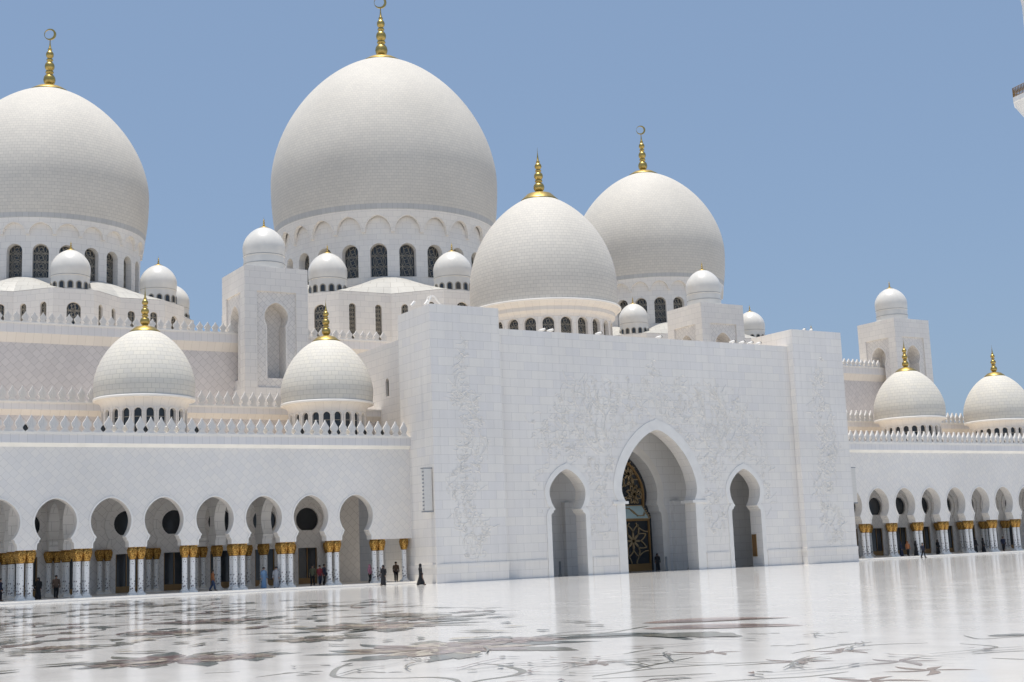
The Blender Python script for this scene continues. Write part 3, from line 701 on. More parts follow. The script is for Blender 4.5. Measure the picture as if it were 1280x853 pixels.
def arcade(side, bays, xn, xf, trans, label, shift=0):
    s = -1 if side == 'left' else 1
    t = thing('arcade', label, 'arcade')
    F = flat((0, YA), 0); w = MB(); lo, hi = sorted((xn, xf))
    for c in bays:
        x0, x1 = c-BAY/2, c+BAY/2
        if s > 0 and x0 < xn: x0 = xn
        arch_panel(w, F, x0, x1, 3.93, 11.76, ola, 6.1, .95, back=True, xm=c)
        for a, b_ in ((x0, c-1.37), (c+1.37, x1)):
            if b_ > a: w.face([(a, YA+.95, 3.93), (b_, YA+.95, 3.93), (b_, YA, 3.93), (a, YA, 3.93)])
    if s < 0:
        a, b_ = max(bays)+BAY/2, xn
        w.face([(a, YA, 3.93), (b_, YA, 3.93), (b_, YA, 11.76), (a, YA, 11.76)]); w.face([(b_, YA+.95, 3.93), (a, YA+.95, 3.93), (a, YA+.95, 11.76), (b_, YA+.95, 11.76)])
        w.face([(a, YA+.95, 3.93), (b_, YA+.95, 3.93), (b_, YA, 3.93), (a, YA, 3.93)])
    w.obj('arch_wall', 'lozenge_marble', t)
    w = MB()
    for c in bays: arch_band(w, flat((c, YA), 0), ola, .13, .05)
    w.obj('arch_moulding', 'white_stone', t)
    cove_cornice(t, YA, lo, hi, 11.76, 12.05, 12.72, .3, 'strip_stone')
    w = MB(); w.box(lo, hi, 2.9, YB, .004, .2, 'ub'); w.box(lo, hi, 2.55, 2.9, .004, .1, 'ub'); w.obj('step', 'white_stone', t)
    w = MB(); w.face([(lo, YA+.5, 12.8), (hi, YA+.5, 12.8), (hi, 15.5, 12.8), (lo, 15.5, 12.8)]); w.obj('roof', 'terrace_roof', t)
    w = MB(); w.face([(lo, YA+.95, 8.8), (lo, YB, 8.8), (hi, YB, 8.8), (hi, YA+.95, 8.8)]); w.obj('ceiling', 'inner_marble', t)
    # back wall with a door and a round-headed window over it in every bay
    F2 = flat((0, YB), 0); w = MB(); old = [(-.95, .2), (-.95, 3.5), (0, 3.52), (.95, 3.5), (.95, .2)]
    olr = [(1.12*math.sin(a), 6.1-1.12*cos(a)) for a in [radians(-30-300*i/20) for i in range(21)]]
    olr = [(x, max(z, 5.13)) for x, z in olr]
    doors = []; bb = [c+shift for c in bays]
    for c in bb:
        a, b_ = max(lo, c-BAY/2), min(hi, c+BAY/2)
        if s < 0 and c > -28.5: pass
        arch_panel(w, F2, a, b_, .2, 4.2, old, 2.2, .35, xm=c); arch_panel(w, F2, a, b_, 4.2, 8.8, olr, 6.1, .35, xm=c); doors.append(c)
    if s < 0: w.face([(max(bays)+BAY/2, YB, .2), (xn, YB, .2), (xn, YB, 8.8), (max(bays)+BAY/2, YB, 8.8)])
    if shift: a = max(bb)+BAY/2; w.face([(a, YB, .2), (hi, YB, .2), (hi, YB, 8.8), (a, YB, 8.8)]); w.face([(hi, YB, .2), (hi, YA+.95, .2), (hi, YA+.95, 8.8), (hi, YB, 8.8)])
    w.obj('back_wall', 'inner_lozenge_marble', t)
    w = MB()
    for c in bb: arch_band(w, flat((c, YB), 0), [(x, z) for x, z in ola], .35, .12)
    w.obj('back_arch_moulding', 'inner_marble', t)
    for c in doors:
        w = MB(); w.box(c-.95, c+.95, YB+.2, YB+.3, .2, 3.52); d = w.obj('door', 'dark_glass', t)
        w = MB(); w.box(c-.93, c+.93, YB+.12, YB+.19, .21, .75); w.obj('kick_panel', 'bronze_frame', d)
        w = MB()
        for xx in (c-.93, c-.04, c+.85): w.box(xx, xx+.08, YB+.13, YB+.19, .76, 3.5)
        w.obj('frame', 'bronze_frame', d)
        w = MB(); w.prism([(1.2*cos(a), 6.1+1.2*sin(a)) for a in [2*pi*i/24 for i in range(24)]], flat((c, YB+.25), 0), 0, .08); w.obj('round_window', 'dark_glass', t)
    # transverse arches
    for X in trans:
        f = flat((X+.45, YA+.95), pi/2); w = MB(); L = YB-YA-.95; h = L*.46
        sc = lambda k: [(x*k, z) for x, z in ola]
        arch_panel(w, f, 0, h, 3.93, 8.8, sc(1.15), 6.1, .9, back=True); arch_panel(w, f, h, L, 3.93, 8.8, sc(1.3), 6.1, .9, back=True)
        for a, b_ in ((0, h/2-1.37*1.15), (h/2+1.37*1.15, h+(L-h)/2-1.37*1.3), (h+(L-h)/2+1.37*1.3, L)):
            w.face([f(a, .9, 3.93), f(b_, .9, 3.93), f(b_, 0, 3.93), f(a, 0, 3.93)])
        w.obj('transverse_arch', 'inner_marble', t)
    return t
LB = [-30.006-BAY*k for k in range(11)]; RB = [29.069+BAY*k for k in range(12)]
LP = [-27.915-BAY*k for k in range(8)]; RP = [31.16+BAY*k for k in range(10)]
arcade('left', LB, -PW, LB[-1]-BAY/2, [LP[3], LP[2], LP[6], LP[7]], 'long white arcade with lozenge tiled wall running up to the gate from the left')
arcade('right', RB, PW, RB[-1]+BAY/2, [], 'white arcade of narrow looking keyhole arches beyond the far corner of the gate', -1.65)

# columns: white inlaid shafts under gilded palm capitals
def column_parts():
    mb = MB(); mb.box(-.32, .32, -.32, .32, .2, .34, 'u'); mb.lathe([(.31, .34), (.32, .38), (.29, .42), (.26, .46), (.245, .5)], 20, capt=False); base = mb.data('base', 'white_stone')
    mb = MB(); mb.lathe([(.215, .48), (.21, 1.5), (.205, 3.0)], 20); shaft = mb.data('shaft', 'inlaid_marble', True)
    lob = lambda a, t_: 1+.10*min(1, t_*2.2)*abs(cos(4*a))-.05+.03*cos(16*a)*t_
    mb = MB(); mb.lathe([(.24, 2.96), (.265, 2.98), (.27, 3.03), (.295, 3.12), (.335, 3.26), (.37, 3.4), (.375, 3.44), (.40, 3.56), (.41, 3.66), (.395, 3.76), (.355, 3.83), (.28, 3.89)], 48, mod=lob)
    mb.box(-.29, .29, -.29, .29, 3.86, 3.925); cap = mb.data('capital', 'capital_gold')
    return base, shaft, cap
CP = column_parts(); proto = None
def column(x, y, label, group):
    global proto
    if proto is None:
        o = thing('column', label, 'column', (x, y, 0), 0, group)
        for n_, d in zip(('base', 'shaft', 'capital'), CP): link(n_, d, o)
        proto = o
    else:
        o = copy_tree(proto); o.location = (x, y, 0); o['label'] = label; o['group'] = group
    return o
def columns(side, pairs, trans, shift=0):
    g1, g2 = f'front columns of the {side} arcade', f'shaded rear columns of the {side} arcade'
    for k, X in enumerate(pairs):
        for dx, nm in ((-.33, 'left'), (.33, 'right')):
            column(X+dx, YA+.33, f'sunny {nm} column of the {ORD[k]} front pair from the gate, {side} arcade', g1)
            if X in trans: column(X+dx, YA+1.05, f'{nm} column hidden close behind the {ORD[k]} front pair from the gate, {side} arcade', g2)
        if X in trans:
            for y, nm in ((9.25, 'middle'), (9.95, 'next to middle')): column(X, y, f'shaded {nm} column of the cross row behind the {ORD[k]} pair, {side} arcade', g2)
        column(X-.33+shift, 14.3, f'dark left column at the back wall behind the {ORD[k]} pair, {side} arcade', g2)
        column(X+.33+shift, 14.3, f'dark right column at the back wall behind the {ORD[k]} pair, {side} arcade', g2)
columns('left', LP, [LP[3], LP[2], LP[6], LP[7]])
column(-25.35, YA+.33, 'single sunny column standing against the side of the gate pier', 'front columns of the left arcade')
column(-25.35, 9.5, 'dark single column in the shade behind the lone column beside the gate pier', 'shaded rear columns of the left arcade')
columns('right', RP, [], -1.65)

# parapets of pointed leaf-shaped merlons
def merlon_data(h, wdt, name):
    hw = [(0, .43), (.06, .43), (.07, .36), (.15, .265), (.23, .235), (.31, .31), (.41, .395), (.49, .415), (.58, .36), (.70, .23), (.84, .10), (1, .0)]
    ol = [(x*wdt, z*h) for z, x in hw]+[(-x*wdt, z*h) for z, x in reversed(hw[:-1])]
    mb = MB(); mb.prism(ol, lambda x, d, z: (x, d, z), -.11, .11)
    inn = [(x*wdt*.55, h*.18+z*h*.68) for z, x in hw]+[(-x*wdt*.55, h*.18+z*h*.68) for z, x in reversed(hw[:-1])]
    mb.prism(inn, lambda x, d, z: (x, d, z), -.15, -.105)
    mb.tube([(0, -.15, h*.3), (0, -.15, h*.8)], .035, 5)
    return mb.data(name, 'merlon_stone')
MD = [merlon_data(1.3, .835, 'merlon'), merlon_data(1.36, .82, 'merlon'), merlon_data(1.0, .8, 'merlon')]
def parapet(label, y, z, xs, d):
    t = thing('parapet', label, 'parapet', (sum(xs)/len(xs), y, z), 0, 'rows of pointed merlons')
    w = MB(); w.box(min(xs)-t.location.x-.4, max(xs)-t.location.x+.4, -.2, .2, .0, .07); w.obj('rail', 'white_stone', t)
    for x in xs: link('merlon', MD[d], t, (x-t.location.x, 0, .07))
fr = lambda a, b_, st: [a+st*i for i in range(int(abs((b_-a)/st))+1)]
parapet('lowest row of pointed stone merlons along the left arcade', 3.62, 12.84, fr(-25.36, -66, -.835), 0)
parapet('row of pointed stone merlons along the right arcade beyond the gate', 3.62, 12.84, fr(26.2, 66, .835), 0)

# ------------------------------------------------------------------ PRAYER HALL behind: terrace wall and upper wall
ph = thing('prayer_hall', 'stepped pale stone prayer hall with lozenge tiled walls and buff coves under the domes', 'building')
for x0, x1 in ((-80, -22), (22, 82)):
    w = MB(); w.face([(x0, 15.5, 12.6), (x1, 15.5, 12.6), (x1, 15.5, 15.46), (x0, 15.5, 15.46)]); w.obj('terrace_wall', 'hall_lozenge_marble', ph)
    cove_cornice(ph, 15.5, x0, x1, 15.46, 15.94, 16.5, .35)
    w = MB(); w.face([(x0, 15.6, 16.3), (x1, 15.6, 16.3), (x1, 27, 16.3), (x0, 27, 16.3)]); w.obj('terrace', 'terrace_roof', ph)
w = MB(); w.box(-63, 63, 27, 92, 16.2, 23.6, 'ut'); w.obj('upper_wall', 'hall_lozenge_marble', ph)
cove_cornice(ph, 27, -63.4, 63.4, 23.6, 24.49, 25.37, .5)
w = MB(); w.box(-63.4, 63.4, 27.5, 92, 24.6, 25.3, 'u'); w.obj('roof', 'terrace_roof', ph)
parapet('middle row of pointed merlons on the terrace wall behind the left arcade', 15.25, 16.58, fr(-25.2, -66, -.82), 1)
parapet('short middle row of pointed merlons behind the right arcade', 15.25, 16.58, fr(28, 72, .82), 1)
parapet('highest row of pointed merlons at the foot of the left big dome', 26.62, 25.45, fr(-33.2, -63, -.8), 2)
parapet('highest row of pointed merlons between square tower and gate', 26.62, 25.45, fr(-25.6, -16, .8), 2)
parapet('highest row of pointed merlons left of the far right tower', 26.62, 25.45, fr(45, 59.6, .8), 2)

# ------------------------------------------------------------------ DOMES
def small_dome(c, z, k, label, group, windows, name='small_dome', phase=0):
    t = thing(name, label, 'dome', (0, 0, 0), 0, group)
    w = MB()
    w.lathe([(.975*k, z-.3), (.975*k, z+.02), (.965*k, z+.38*k), (.96*k, z+.76*k)], 48, c)
    w.lathe([(.96*k, z+.76*k), (.98*k, z+.765*k), (.98*k, z+.80*k), (.965*k, z+.81*k)], 48, c)
    w.obj('drum', 'glazed_white', t, True)
    w = MB()
    for zz in ((.4, .78) if not windows else (.78,)): w.lathe([(.967*k, z+zz*k), (.985*k, z+zz*k+.01), (.985*k, z+zz*k+.05), (.967*k, z+zz*k+.06)], 48, c)
    w.obj('ring_joint', 'grey_metal', t)
    w = MB(); w.lathe([(r*k, z+h*k) for r, h in dome_prof(1.0, .968, .81, 1.2, 2.25, 1.9, .6, 30)], 64, c); w.obj('shell', 'glazed_white', t, True)
    if windows:
        n = 14
        for i in range(n):
            a = 2*pi*(i+phase)/n; p = (c[0]+.972*k*cos(a), c[1]+.972*k*sin(a))
            if not facing(c, a, p, -.1): continue
            w = MB(); ol = roundarch(.105*k, z+.06*k, z+.30*k, n=6); f = flat(p, a+pi/2)
            w.prism(list(reversed(ol)), f, -.02, .08); wi = w.obj('window', 'dark_glass', t)
            w = MB(); arch_band(w, f, ol, .05*k, .04); w.obj('frame', 'lattice_stone', wi)
    else:
        w = MB(); w.lathe([(1.36*k, z-.02), (1.36*k, z+.1), (1.3*k, z+.14), (.95*k, z+.16)], 48, c); w.obj('kerb', 'white_stone', t, True)
    finial(t, c, z+2.24*k, .0165*k/2.2, .24*k, False, 1.0, seat=z+2.2*k)
    return t
def drum_bays(w, c, n, rf, z0, zs, zt, ol, zc, depth, rm=None):
    r0 = rf(None); bw = 2*pi*r0/n
    for k in range(n):
        a = 2*pi*k/n; f = ring(c, rf, n, k)
        vis = facing(c, a, (c[0]+r0*cos(a), c[1]+r0*sin(a)), -.35)
        if vis: arch_panel(w, f, -bw/2, bw/2, z0, zt, ol, zc, depth, u0=k*bw)
        else:
            for j in range(2): x0, x1 = -bw/2+bw/2*j, -bw/2+bw/2*(j+1); w.face([f(x0, 0, z0), f(x1, 0, z0), f(x1, 0, zt), f(x0, 0, zt)])
def drum_windows(t, c, n, r, depth, mdl, phase=0):
    for k in range(n):
        a = 2*pi*k/n
        p = (c[0]+(r-depth)*cos(a), c[1]+(r-depth)*sin(a), 0)
        if facing(c, a, p, -.2): put_window(t, mdl[0], mdl[1], p, a+pi/2)
def major_dome(c, k, Z, label):
    """k: scale of plan; Z dict of levels"""
    t = thing('major_dome', label, 'dome', (0, 0, 0), 0, 'three giant onion domes of the hall')
    rd = Z['rd']; n = 24; bw = 2*pi*rd/n
    rf = lambda z: rd
    ol = roundarch(Z['wa'], Z['w0'], Z['w1']-Z['wa']); w = MB()
    drum_bays(w, c, n, rf, Z['b'], Z['w0'], Z['ap']+.6, ol, Z['w1']-Z['wa'], Z['dep'])
    w.lathe([(rd-Z['dep']-.1, Z['b']), (rd-Z['dep']-.1, Z['ap'])], 48, c)
    w.obj('drum', 'hall_marble', t)
    # corbelled arches that carry the shell
    def rs(z): return rd+.28 if z is None else rd+.28+(Z['R0']-rd-.30)*max(0, (z-Z['cu'])/(Z['d']-Z['cu']))**1.2
    bw2 = 2*pi*(rd+.28)/n; h = Z['ap']-Z['cu']
    olx = [(x*bw2*.44, Z['cu']+h*y) for x, y in ((-1, 0), (-.97, .25), (-.86, .5), (-.66, .74), (-.4, .9), (-.17, .975), (0, 1), (.17, .975), (.4, .9), (.66, .74), (.86, .5), (.97, .25), (1, 0))]
    w = MB()
    for q in range(n):
        f = ring(c, rs, n, q); arch_panel(w, f, -bw2/2, bw2/2, Z['cu'], Z['d']-.02, olx, Z['cu']+h*.1, .42, u0=q*bw2); arch_band(w, f, olx, .2*k, .03)
        for x0, x1 in ((-bw2/2, -bw2*.44), (bw2*.44, bw2/2)): w.face([f(x0, .42, Z['cu']), f(x1, .42, Z['cu']), f(x1, 0, Z['cu']), f(x0, 0, Z['cu'])])
    w.obj('corbel_arches', 'hall_marble', t)
    full = dome_prof(Z['R'], Z['R0'], Z['d']+.12, Z['m'], Z['t'], 1.84, .6); nb = 1
    w = MB(); w.lathe([(Z['R0']-.4, Z['d']-.02), (Z['R0']-.02, Z['d']-.02), (Z['R0'], Z['d']+.1)]+full[:nb+1], 128, c)
    w.obj('base_band', 'base_band_marble', t, True)
    w = MB(); w.lathe(full[nb:], 128, c)
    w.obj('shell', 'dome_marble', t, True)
    drum_windows(t, c, n, rd, Z['dep']*.8, (lattice_mesh('drum_tracery', Z['wa'], Z['w0'], Z['w1']-Z['wa'], Z['w1'], 1.25*k, .06, 'lattice_stone'), pane_mesh('drum_pane', Z['wa'], Z['w0'], Z['w1']-Z['wa'], Z['w1'])))
    finial(t, c, Z['t']-.05, .107*Z['fk'], 2.9*Z['fk'], True, vs=1.22, seat=seat_of(dome_prof(Z['R'], Z['R0'], Z['d']+.12, Z['m'], Z['t'], 1.84, .6), 2.9*Z['fk']))
    return t
XS, YM, YE = 44.83, 58.08, 18.96
MZ = dict(b=33, w0=37.2, w1=41.5, cu=42.9, ap=45.0, d=45.75, m=52.8, t=71.1, rd=14.1, R0=14.95, R=15.5, wa=1.08, dep=1.25, fk=1.0)
SZ = dict(b=31, w0=34.4, w1=38.25, cu=39.3, ap=40.6, d=41.15, m=46.6, t=60.0, rd=10.75, R0=11.3, R=11.75, wa=.86, dep=1.0, fk=.82)
major_dome((0, YM), 1, MZ, 'largest white tiled dome with crescent finial, in the middle of the hall roof')
major_dome((-XS, YM), .8, SZ, 'big white tiled dome cut off by the left edge of the photo')
major_dome((XS, YM), .8, SZ, 'big white tiled dome rising behind the gate dome, right of the largest')

def tiled_dome(c, name, label, group, n, rd, zb, w0, w1, wa, dep, zr, Rr, prof, u, coll, cell, dmat='small_dome_marble', hd=True):
    t = thing(name, label, 'dome', (0, 0, 0), 0, group)
    w = MB(); zt = w1+.06
    drum_bays(w, c, n, lambda z: rd, zb, w0, zt, roundarch(wa, w0, w1-wa), w1-wa, dep)
    w.lathe([(rd-dep-.05, zb), (rd-dep-.05, zt)], 40, c)
    w.obj('drum', 'hall_marble', t)
    w = MB()
    bw = 2*pi*rd/n
    for k in range(n): arch_band(w, ring(c, lambda z: rd, n, k), roundarch(wa, w0, w1-wa), min(.2, (bw/2-wa)*.8), .04)
    w.obj('window_surrounds', 'cove_marble', t)
    w = MB(); cv = [(rd, zt), (rd+.12, zt+.32), (rd+.42, zt+.62), (rd+.44, zt+1.02), (rd+.52, zt+1.06), (Rr-.3, zr-.4), (Rr-.12, zr-.15)] if Rr > 8 else [(rd, zt)]+[(rd+(Rr-.12-rd)*(1-cos(a)), zt+(zr-.15-zt)*sin(a)) for a in [pi/2*i/6 for i in range(1, 7)]]
    w.lathe(cv, 96, c); w.obj('cove', 'cove_marble', t, Rr < 8)
    w = MB(); w.lathe([(Rr-.12, zr-.15), (Rr, zr-.14), (Rr+.03, zr-.02), (Rr, zr+.05), (prof[0][0]-.02, zr+.1)], 96, c); w.obj('cornice', 'white_stone', t)
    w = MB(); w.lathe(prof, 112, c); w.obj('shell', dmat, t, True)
    drum_windows(t, c, n, rd, dep*.8, (lattice_mesh('drum_tracery', wa, w0, w1-wa, w1, cell, .036, 'lattice_stone') if cell > .6 else bar_mesh('glazing_bar', wa, w1-.75), pane_mesh('drum_pane', wa, w0, w1-wa, w1)))
    finial(t, c, prof[-1][1]-.04, u, coll, False, seat=seat_of(prof, coll))
    return t
tiled_dome((0, YE), 'gate_dome', 'creamy tiled dome with stepped gold spike directly behind the gate wall', None, 24, 7.35, 22.2, 23.4, 26.55, .62, .55, 28.3, 8.45,
           dome_prof(8.15, 8.05, 28.4, 30.8, 41.55, 2.0, .64), .0815, 2.1, .72, 'dome_marble')
AD = []
for c, lab in (((-46.7, 9.68), 'cream tiled dome on the left arcade roof, the left one of two'), ((-30.0, 9.68), 'cream tiled dome on the left arcade roof, the one next to the gate'),
               ((45.9, 9.68), 'cream tiled dome on the right arcade roof in front of the far tower'), ((62.0, 9.68), 'cream tiled dome on the right arcade roof at the right edge of the photo'),
               ((119.6, 60), 'cream dome half hidden far behind the last arcade dome on the right')):
    dz = 0 if c[0] < 100 else .8
    AD.append(tiled_dome(c, 'arcade_dome', lab, 'tiled domes on the arcade roofs', 22, 3.5, 12.6+dz-(12 if dz else 0), 13.1+dz, 15.3+dz, .31, .3, 16.3+dz, 4.2,
              dome_prof(4.19, 4.1, 16.4+dz, 17.5+dz, 22.45+dz, 1.7, .56), .0545, 1.28, .5))

# star-shaped bases under the big domes, with windows and a small dome on every point
def star_base(c, ap, half, zt, rdrum, k, label, rtip, fan, rot=radians(-2.2)):
    t = thing('dome_base', label, 'dome base', (0, 0, 0), 0, 'star shaped bases of the big domes')
    s_ = (ap*math.tan(pi/8)-half)/(1+math.tan(pi/8)); cx, cy = ap-s_, half+s_
    poly = []
    for i in range(8):
        a = i*pi/4+rot
        for x, y in ((ap, -half), (ap, half), (cx, cy)): poly.append((c[0]+x*cos(a)-y*sin(a), c[1]+x*sin(a)+y*cos(a)))
    n = len(poly); w = MB(); wins = []
    big = roundarch(.82*k, 27.0, zt-1.45-.82*k); nar = roundarch(.43*k, 26.6, zt-1.4-.43*k)
    for i in range(n):
        a, b_ = poly[i], poly[(i+1) % n]; L = math.hypot(b_[0]-a[0], b_[1]-a[1]); an = math.atan2(b_[1]-a[1], b_[0]-a[0])
        f = flat(a, an); nrm = an-pi/2
        if not facing(c, nrm, ((a[0]+b_[0])/2, (a[1]+b_[1])/2), 0):
            w.face([f(0, 0, 25.2), f(L, 0, 25.2), f(L, 0, zt), f(0, 0, zt)]); continue
        if i % 3 == 0: arch_panel(w, f, 0, L, 25.2, zt, big, zt-1.45-.82*k, .45); wins.append((f(L/2, .3, 0), an, 'big'))
        else:
            for x0, x1 in ((0, L/2), (L/2, L)): arch_panel(w, f, x0, x1, 25.2, zt, nar, zt-1.4-.43*k, .45); wins.append((f((x0+x1)/2, .3, 0), an, 'nar'))
    w.obj('wall', 'hall_marble', t)
    md = {'big': (lattice_mesh('base_tracery', .82*k, 27, zt-1.45-.82*k, zt-1.45, .95, .05, 'lattice_stone'), pane_mesh('base_pane', .82*k, 27, zt-1.45-.82*k, zt-1.45)),
          'nar': (lattice_mesh('base_tracery', .43*k, 26.6, zt-1.4-.43*k, zt-1.4, .55, .045, 'lattice_stone'), pane_mesh('base_pane', .43*k, 26.6, zt-1.4-.43*k, zt-1.4))}
    for p, an, q in wins: put_window(t, md[q][0], md[q][1], p, an)
    w = MB(); w.face([(p[0]*.999+c[0]*.001, p[1]*.999+c[1]*.001, zt-.02) for p in poly]); 
    w.obj('roof', 'terrace_roof', t)
    w = MB()
    for i in range(8):                    # fan-shaped white roofs in the re-entrant corners
        a0 = i*pi/4+pi/8+rot; m_ = 16; g = 8
        rows = []
        for j in range(m_+1):
            ph_ = (j/m_-.5)*pi/4*.96; an = ph_; 
            # outer polygon radius in this direction (relative to the re-entrant corner)
            q = pi/8-abs(ph_); den = cos(q-pi/4) if False else None
            # flank line from (cx,cy) to (ap,half): points satisfy x+y = ap+half in tip frame
            r_o = (ap+half)/(cos(q)+sin(q)); r_o = min(r_o, ap/cos(q))
            hi = fan*cos(ph_*4*.98)**.8 if abs(ph_*4) < pi/2 else 0
            rows.append([(c[0]+((rdrum-.3)*(1-u_)+r_o*u_)*cos(a0+an), c[1]+((rdrum-.3)*(1-u_)+r_o*u_)*sin(a0+an), zt+.03+hi*(1-u_**1.7)) for u_ in [e/g for e in range(g+1)]])
        for j in range(m_):
            for e in range(g): w.face([rows[j][e], rows[j][e+1], rows[j+1][e+1], rows[j+1][e]], [(j*.5, e*.5), (j*.5, e*.5+.5), (j*.5+.5, e*.5+.5), (j*.5+.5, e*.5)])
    w.obj('fan_roof', 'roof_tile', t)
    return [(c[0]+rtip*cos(i*pi/4+rot), c[1]+rtip*sin(i*pi/4+rot)) for i in range(8)]
mt = star_base((0, YM), 22.3, 2.45, 33.95, 14.1, 1.0, 'star shaped stone base with arched windows under the largest dome', 19.9, 3.2)
lt_ = star_base((-XS, YM), 17.1, 2.1, 32.0, 10.75, .9, 'star shaped stone base with arched windows under the left big dome', 15.0, 2.5)
rt_ = star_base((XS, YM), 17.1, 2.1, 32.0, 10.75, .9, 'star shaped stone base under the right big dome, mostly behind the gate', 15.0, 2.5)
G = 'small glossy domes on the star points and towers'
for pts, idx, k, z, labs in ((mt, (4, 5, 6, 7), 2.38, 33.95, ('small glossy dome on the left side of the largest dome', 'small glossy dome left of the front of the largest dome, beside the square tower', 'small glossy dome between the largest dome and the gate dome', 'small glossy dome hidden behind the gate dome')),
                             (lt_, (5, 6, 7, 0), 2.1, 32.0, ('small glossy dome left of the front of the left big dome', 'small glossy dome in front of the left big dome', 'small glossy dome at the right shoulder of the left big dome', 'small glossy dome half hidden behind its neighbour right of the left big dome')),
                             (rt_, (4, 5, 6, 7), 2.1, 32.0, ('small glossy dome behind the gate dome on the far base', 'small glossy dome just above the gate wall beside the gate dome', 'small glossy dome low behind the square block, near the right end of the gate wall', 'small glossy dome hidden behind the right end of the gate wall'))):
    for i, lab in zip(idx, labs): small_dome(pts[i], z, k, lab, G, True)

# ------------------------------------------------------------------ TOWERS
def tower(x0, y0, label, dlabel):
    t = thing('tower', label, 'tower', (0, 0, 0), 0, 'square towers with keyhole niches')
    s_, zt = 6.8, 32.0; zb = 16.25
    w = MB(); x1, y1 = x0+s_, y0+s_
    for o, an in (((x0, y0), 0), ((x0, y1), -pi/2), ((x1, y0), pi/2), ((x1, y1), pi)):
        f = flat(o, an); fr_ = [(-2.1, 19.63), (-2.1, 29.45), (0, 29.46), (2.1, 29.45), (2.1, 19.63)]
        w2 = MB(); w3 = MB(); arch_panel(w, f, 0, s_, zb, zt, fr_, 24, .16)
        g = lambda x, d, z, f=f: f(x, d+.16, z)
        nol = horseshoe(1.26, 27.0, 28.35, .98, 25.95, 1.0, 25.7, 20.6, 18, 1.7, .64, scallop=False)
        arch_panel(w2, g, s_/2-2.1, s_/2+2.1, 19.63, 29.45, nol, 27.0, 1.9)
        arch_band(w3, lambda x, d, z, g=g: g(x+s_/2, d, z), nol, .16, .025)
        w2.face([f(s_/2-1.4, 2.05, 20.4), f(s_/2+1.4, 2.05, 20.4), f(s_/2+1.4, 2.05, 28.6), f(s_/2-1.4, 2.05, 28.6)])
        ni = w2.obj('niche', 'niche_lozenge_marble', t); w3.obj('niche_surround', 'hall_marble', ni)
    w.face([(x0, y0, zt), (x1, y0, zt), (x1, y1, zt), (x0, y1, zt)])
    w.obj('shaft', 'hall_marble', t)
    small_dome((x0+s_/2, y0+s_/2), zt, 2.22, dlabel, G, False)
tower(-32.8, 23.5, 'square stone tower with keyhole niches rising left of the gate', 'small glossy dome on top of the tower left of the gate')
tower(26.0, 23.5, 'square stone tower whose top shows above the right part of the gate wall', 'small glossy dome on the square block above the gate wall')
tower(59.8, 23.5, 'square stone tower standing alone against the sky on the far right', 'small glossy dome on the lone tower on the far right')

# ------------------------------------------------------------------ MINARET (only its balcony corner reaches into the picture)
mi = thing('minaret', 'corner of a white minaret balcony with gilt railing at the upper right edge', 'minaret', (126.0, 44.9, 0))
w = MB(); oct_ = lambda r, z, n=8: [(r*cos(2*pi*i/n+.2), r*sin(2*pi*i/n+.2), z) for i in range(n)]
def rings(rs_, m_='white_stone', nm='shaft'):
    w = MB()
    for (ra, za), (rb, zb_) in zip(rs_[:-1], rs_[1:]):
        A, B_ = oct_(ra, za), oct_(rb, zb_)
        for i in range(8): w.face([A[i], A[(i+1) % 8], B_[(i+1) % 8], B_[i]])
    return w.obj(nm, m_, mi)
rings([(3.2, 0), (2.6, 60), (2.2, 75.5)]); rings([(2.25, 75.5), (3.0, 77.0), (4.6, 79.5), (4.75, 79.6), (4.75, 80.5), (0.1, 80.51)], nm='balcony')
rings([(1.5, 80.5), (1.4, 98), (1.7, 100), (.1, 104)], nm='upper_shaft')
w = MB(); A = oct_(4.62, 80.5)
for i in range(8):
    a, b_ = Vector(A[i]), Vector(A[(i+1) % 8])
    for z in (.1, .7, 1.75): w.tube([a+Vector((0, 0, z)), b_+Vector((0, 0, z))], .06, 5)
    for j in range(9):
        p = a.lerp(b_, j/9); w.tube([p, p+Vector((0, 0, 1.75))], .07 if j else .12, 5)
        if j < 8: q = a.lerp(b_, (j+1)/9); w.tube([p+Vector((0, 0, .1)), q+Vector((0, 0, 1.75))], .06, 4)
w.obj('railing', 'bronze_frame', mi)

# ------------------------------------------------------------------ SMALL THINGS
def speaker(x, y, label):
    t = thing('line_speaker', label, 'loudspeaker', (x, y, 6.03), 0, 'tall line loudspeakers on the gate piers')
    n = 11; w = MB(); w.box(-.38, .38, -.12, .34, .12, 3.7); w.obj('housing', 'white_paint', t)
    w = MB()
    for i in range(n): z = .14+3.52*i/n; w.box(-.35, .35, -.15, -.121, z, z+.30)
    w.obj('grille', 'speaker_face', t)
    for i in range(n): w = MB(); z = .2+3.5*i/n; w.box(-.46, -.385, -.1, .1, z, z+.12); w.obj('bracket', 'grey_metal', t)
    w = MB(); w.box(-.44, .44, -.14, .38, 0, .11); w.box(-.44, .44, -.14, .38, 3.71, 3.8); w.obj('end_cap', 'grey_metal', t)
speaker(-25.2, -.35, 'tall slim grey loudspeaker on the left flank of the near gate pier')
speaker(25.25, -.35, 'tall slim grey loudspeaker on the far flank of the right gate pier')
def flood(x, y, z, kind, label, group, rz=0):
    t = thing('floodlight', label, 'floodlight', (x, y, z), rz, group)
    hm, fm = ('black_paint', 'dark_glass') if kind == 'black' else ('white_paint', 'white_paint')
    w = MB(); w.tube([(0, -.16, .42), (0, -.1, .42), (0, .2, .42)], [.25, .27, .17], 14); w.obj('head', hm, t, True)
    w = MB(); w.tube([(0, -.17, .42), (0, -.165, .42)], .215, 14); w.obj('lens', fm, t)
    w = MB(); w.box(-.05, .05, -.05, .05, 0, .2); w.box(-.2, .2, -.12, .12, -.02, .02); w.obj('bracket', hm, t)
